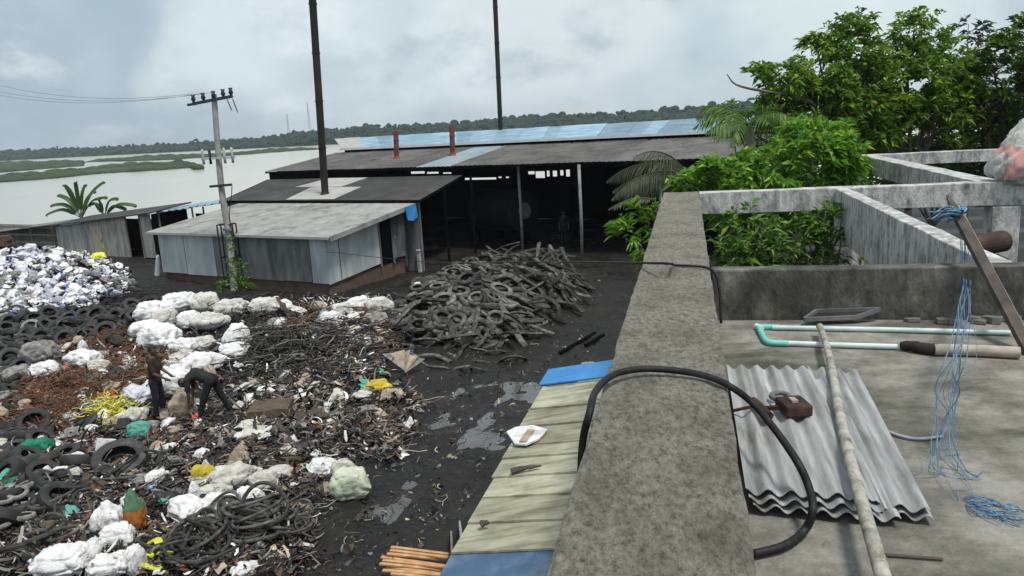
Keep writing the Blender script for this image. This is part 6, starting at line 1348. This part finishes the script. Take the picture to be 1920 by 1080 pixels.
# bush left of the parapet
plant('shrub', (*at_d(1215, 480, 15.5)[:2], 0), [bl(1205, 405, 34, 15.2, 1, .8), bl(1178, 435, 34, 15.0, 1, .8), bl(1235, 420, 40, 15.4, 1, 1), bl(1215, 465, 36, 15.3, 1, .8)], M['leaf_bright'], 'bright leafy bush growing up left of the parapet', 'bush', 8, .25, .08, 40, .05, .8)
plant('bush', (*at_z(438, 552)[:2], 0), [bl(440, 528, 26, 29.6, 1, .7), bl(415, 536, 16, 29.4, 1, .7), bl(462, 536, 16, 29.4, 1, .7), bl(436, 495, 10, 29.6, 1, 2.2), bl(431, 460, 8, 29.6, 1, 3.0), bl(450, 505, 10, 29.5, 1, 2.0)], M['leaf_mid'], 'small green bush and creeper at the foot of the utility pole', 'bush', 6, .16, .05, 60, .03, .8)
# palms
def frond(b, base, dirv, L, droop, nl=34, ll=.5, lw=.035, hang=.6):
    base = Vector(base); d = Vector(dirv).normalized(); pts = []; p = base.copy(); n = 14
    for i in range(n+1): pts.append(p.copy()); d = (d+Vector((0, 0, -droop/n))).normalized(); p += d*L/n
    b.tube(pts, .02, 5, radii=[.028*(1-.85*i/n) for i in range(n+1)])
    for k in range(nl):
        q = .1+.9*k/nl; i = min(n-1, int(q*n)); s = pts[i].lerp(pts[i+1], q*n-i); t = (pts[i+1]-pts[i]).normalized(); sd = t.cross(Vector((0, 0, 1))); sd = sd.normalized() if sd.length > .05 else Vector((1, 0, 0))
        le = ll*math.sin(PI*(.12+.85*q))*random.uniform(.8, 1.1)
        for sg in (-1, 1):
            dd = (t*.55+sd*sg*.75+Vector((0, 0, -hang*random.uniform(.5, 1.3)))).normalized(); e = s+dd*le+Vector((0, 0, -.18*le)); m = s+dd*le*.5; w = t.normalized()*lw
            b.add([s-w*.5, s+w*.5, m+w*.55, m-w*.55, e], [(0, 1, 2, 3), (3, 2, 4)])
t = thing('palm', (*at_d(1262, 360, 17)[:2], 0), 'drooping palm with long dull grey green fronds behind the parapet end', 'palm'); c = Vector(at_d(1290, 330, 16.5))
b = MB(); b.tube([Vector((t.location.x, t.location.y, 0)), c], .09, 8); b.build('trunk', M['bark'], t, smooth=True)
for (x, z, L, dr) in ((-1, .55, 2.0, 1.3), (-.9, .8, 1.9, 1.5), (-.8, .3, 1.7, 1.0), (-.5, 1, 1.5, 1.8), (-1, .1, 1.3, .9), (.4, .7, 1.3, 1.8), (-.9, .65, 1.6, 1.9)):
    b = MB(); frond(b, c, (x, random.uniform(-.5, .4), z), L, dr, 64, .5, .011, 1.2); b.build('frond', M['leaf_dry'], t)
b = MB(); frond(b, at_d(1228, 375, 15.4), (-1, -.1, .35), 1.0, .9, 30, .22, .02, .6); tag(b.build('dry_frond', M['leaf_dry'], org=at_d(1228, 375, 15.4)), 'dry palm frond poking out over the bright bush left of the parapet', 'frond')
t = thing('palm', (*at_d(1425, 300, 19)[:2], 0), 'feathery green palm with slim trunk in front of the blue roof', 'palm'); c = Vector(at_d(1405, 235, 19))
b = MB(); b.tube(catmull([Vector((t.location.x, t.location.y, 0)), Vector((t.location.x, t.location.y, 0)).lerp(c, .6)+Vector((.15, 0, 0)), c], 6), .1, 8); b.build('trunk', M['bamboo'], t, smooth=True)
for k in range(15):
    a = k*2.4; b = MB(); frond(b, c+Vector((0, 0, .0)), (math.cos(a), math.sin(a)*.6, random.uniform(.3, 1.2)), random.uniform(1.0, 1.6), random.uniform(1.2, 2.0), 30, .5, .03, .7); b.build('frond', M['leaf_dark'] if k % 3 else M['leaf_mid'], t)
b = MB(); b.tube(catmull([at_d(1490, 182, 21.5), at_d(1450, 174, 21.5), at_d(1400, 165, 21.5), at_d(1376, 156, 21.5), at_d(1363, 139, 21.5)], 5), .04, 7, radii=[.05-.0018*i for i in range(21)])
b.tube(catmull([at_d(1490, 182, 21.5), at_d(1530, 200, 22.2), at_d(1545, 260, 22.8)], 4), .06, 7)
o = b.build('bare_branch', M['bark'], org=at_d(1490, 182, 21.5), smooth=True); tag(o, 'bare upturned branch sticking out left of the trees against the sky', 'branch')
# banana plant behind the plank shed
def banana():
    g = S(*[at_v(160, 440, 8.2)[0], 8.2, 0]); t = thing('banana_plant', g, 'banana plant with long dark green leaves behind the plank shed', 'banana plant')
    for (x0, y0, tips) in ((152, 402, [(92, 402), (122, 350), (143, 344), (192, 345), (196, 372), (100, 386), (112, 368), (176, 362), (160, 350)]), (195, 400, [(218, 374), (250, 386), (186, 372), (232, 392), (170, 385)])):
        d = float(g[1]); c = Vector(at_d(x0, y0, d))
        b = MB(); b.tube([(c.x, c.y, 0), c], .14, 9, radii=[.16, .1]); b.build('stem', M['leaf_banana'], t, smooth=True)
        for (x, y) in tips:
            e = Vector(at_d(x, y, d+random.uniform(-.8, .8))); mid = c.lerp(e, .5)+Vector((0, 0, .28)); pts = [Vector(p) for p in catmull([c-Vector((0, 0, .3)), mid, e, e+(e-mid)*.15-Vector((0, 0, .12))], 6)]; n = len(pts); b = MB(); vs = []
            for i, p in enumerate(pts):
                q = i/(n-1); w = .17*math.sin(PI*min(1, q*.92+.04))**.6*(1 if q > .12 else .25); tt_ = (pts[min(n-1, i+1)]-pts[max(0, i-1)]).normalized(); sd = tt_.cross(Vector((0, -.6, .8))).normalized(); up = sd.cross(tt_)
                vs += [p-sd*w-up*.06*-1, p, p+sd*w+up*.06]
            b.add(vs, [(i*3+k, i*3+k+1, i*3+k+4, i*3+k+3) for i in range(n-1) for k in (0, 1)]); b.build('leaf', M['leaf_banana'], t, smooth=True)
banana()

# ------------------------------------------------------------------ haze
HAZE = True
if HAZE:
    m = bpy.data.materials.new('haze'); m.use_nodes = True; nt = m.node_tree; nt.nodes.remove(nt.nodes['Principled BSDF']); v = nt.nodes.new('ShaderNodeVolumePrincipled')
    v.inputs['Color'].default_value = (.80, .88, .95, 1); v.inputs['Density'].default_value = .00019; v.inputs['Anisotropy'].default_value = .2
    nt.links.new(v.outputs[0], nt.nodes['Material Output'].inputs['Volume'])
    b = MB(); b.box((0, 1500, 32.5), (9000, 3600, 80)); o = b.build('haze', m); tag(o, 'pale haze over the river', kind='stuff')
    o.location.z = 0

# ------------------------------------------------------------------ sky, sun, camera
SUN_EL = math.radians(66); SUN_DIR = Vector((.62, -.78)).normalized()
wd = bpy.data.worlds.new('World'); sc.world = wd; wd.use_nodes = True; nt = wd.node_tree; N, L = nt.nodes, nt.links
bg = N['Background']; bg.inputs['Strength'].default_value = .10
sky = N.new('ShaderNodeTexSky'); sky.sky_type = 'NISHITA'; sky.sun_disc = False; sky.sun_elevation = SUN_EL; sky.sun_rotation = math.atan2(SUN_DIR.x, SUN_DIR.y); sky.dust_density = 2.5; sky.air_density = 1.0
tc = N.new('ShaderNodeTexCoord'); sep = N.new('ShaderNodeSeparateXYZ'); L.new(tc.outputs['Generated'], sep.inputs[0])
zz = N.new('ShaderNodeMath'); zz.operation = 'ADD'; zz.inputs[1].default_value = .55; L.new(sep.outputs['Z'], zz.inputs[0])
zm = N.new('ShaderNodeMath'); zm.operation = 'MAXIMUM'; zm.inputs[1].default_value = .05; L.new(zz.outputs[0], zm.inputs[0])
dx = N.new('ShaderNodeMath'); dx.operation = 'DIVIDE'; L.new(sep.outputs['X'], dx.inputs[0]); L.new(zm.outputs[0], dx.inputs[1])
dy = N.new('ShaderNodeMath'); dy.operation = 'DIVIDE'; L.new(sep.outputs['Y'], dy.inputs[0]); L.new(zm.outputs[0], dy.inputs[1])
cb = N.new('ShaderNodeCombineXYZ'); L.new(dx.outputs[0], cb.inputs[0]); L.new(dy.outputs[0], cb.inputs[1])
def cloudn(scale, off, lo, hi, rough=.55):
    mp = N.new('ShaderNodeMapping'); mp.inputs['Location'].default_value = off; L.new(cb.outputs[0], mp.inputs[0]); nz = N.new('ShaderNodeTexNoise'); nz.inputs['Scale'].default_value = scale; nz.inputs['Detail'].default_value = 6; nz.inputs['Roughness'].default_value = rough; L.new(mp.outputs[0], nz.inputs['Vector'])
    r = N.new('ShaderNodeMapRange'); r.interpolation_type = 'SMOOTHSTEP'; r.inputs['From Min'].default_value = lo; r.inputs['From Max'].default_value = hi; L.new(nz.outputs['Fac'], r.inputs['Value']); return r.outputs[0]
def mixc(fac, a, c):
    mx = N.new('ShaderNodeMix'); mx.data_type = 'RGBA'; L.new(fac, mx.inputs['Factor'])
    for s, k in ((a, 'A'), (c, 'B')):
        if isinstance(s, tuple): mx.inputs[k].default_value = (*s, 1)
        else: L.new(s, mx.inputs[k])
    return mx.outputs['Result']
veil = (3.5, 4.15, 4.5); white = (5.3, 5.7, 5.75); grey = (2.2, 2.65, 3.1)
c0 = mixc(cloudn(1.5, (0, 0, 0), .2, .55), sky.outputs[0], veil)
c1 = mixc(cloudn(2.6, (2.3, .7, 0), .48, .72), c0, white)
c2 = mixc(cloudn(2.0, (6.2, 3.1, 0), .50, .72), c1, grey)
def dirmask(dirv, r0, r1):
    dv_ = Vector(dirv).normalized(); dt = N.new('ShaderNodeVectorMath'); dt.operation = 'DOT_PRODUCT'; L.new(tc.outputs['Generated'], dt.inputs[0]); dt.inputs[1].default_value = dv_
    nz = N.new('ShaderNodeTexNoise'); nz.inputs['Scale'].default_value = 5; nz.inputs['Detail'].default_value = 5; L.new(tc.outputs['Generated'], nz.inputs['Vector'])
    ad = N.new('ShaderNodeMath'); ad.operation = 'MULTIPLY_ADD'; L.new(nz.outputs['Fac'], ad.inputs[0]); ad.inputs[1].default_value = .10; L.new(dt.outputs['Value'], ad.inputs[2])
    r = N.new('ShaderNodeMapRange'); r.interpolation_type = 'SMOOTHSTEP'; r.inputs['From Min'].default_value = math.cos(math.radians(r0))+.05; r.inputs['From Max'].default_value = math.cos(math.radians(r1))+.05; r.inputs['To Max'].default_value = .8; L.new(ad.outputs[0], r.inputs['Value']); return r.outputs[0]
def dpx(x, y): q = ray(x, y); return tuple(q/np.linalg.norm(q))
c2 = mixc(dirmask(dpx(150, 60), 17, 3), c2, (2.15, 2.75, 3.35)); c2 = mixc(dirmask(dpx(800, 70), 12, 2), c2, (2.9, 3.5, 3.95)); c2 = mixc(dirmask(dpx(1250, 110), 12, 2), c2, (3.2, 3.9, 4.3)); c2 = mixc(dirmask(dpx(1080, 10), 13, 0), c2, (4.5, 4.9, 5.0)); c2 = mixc(dirmask(dpx(560, 110), 11, 0), c2, (4.5, 5.05, 5.2)); c2 = mixc(dirmask(dpx(1650, 40), 12, 1), c2, (4.4, 4.95, 5.0))
c2 = mixc(cloudn(4.2, (1.1, 8.3, 0), .50, .80, .6), c2, (2.5, 3.0, 3.4)); c2 = mixc(cloudn(5.0, (9.1, 2.3, 0), .54, .85, .6), c2, (5.0, 5.4, 5.5))
L.new(c2, bg.inputs['Color'])
sl = bpy.data.lights.new('sun', 'SUN'); sl.energy = 1.9; sl.angle = math.radians(11); sl.color = (1, .96, .89)
so = bpy.data.objects.new('sun', sl); COL.objects.link(so)
dv = Vector((SUN_DIR.x*math.cos(SUN_EL), SUN_DIR.y*math.cos(SUN_EL), math.sin(SUN_EL))); so.rotation_euler = dv.to_track_quat('Z', 'Y').to_euler(); so.location = (20, -20, 40)
cam = bpy.data.cameras.new('camera'); co = bpy.data.objects.new('camera', cam); COL.objects.link(co); sc.camera = co
cam.sensor_width = 36; cam.lens = 36*F/1920; cam.clip_end = 20000; cam.clip_start = .05
Rm = Matrix(((CR[0], CU[0], -CF[0]), (CR[1], CU[1], -CF[1]), (CR[2], CU[2], -CF[2]))); co.matrix_world = Matrix.Translation(CC)@Rm.to_4x4()
sc.view_settings.view_transform = 'Standard'; sc.view_settings.look = 'None'; sc.view_settings.exposure = 0.8; sc.view_settings.gamma = 1
sc.cycles.use_denoising = True; sc.cycles.max_bounces = 6; sc.cycles.volume_bounces = 0
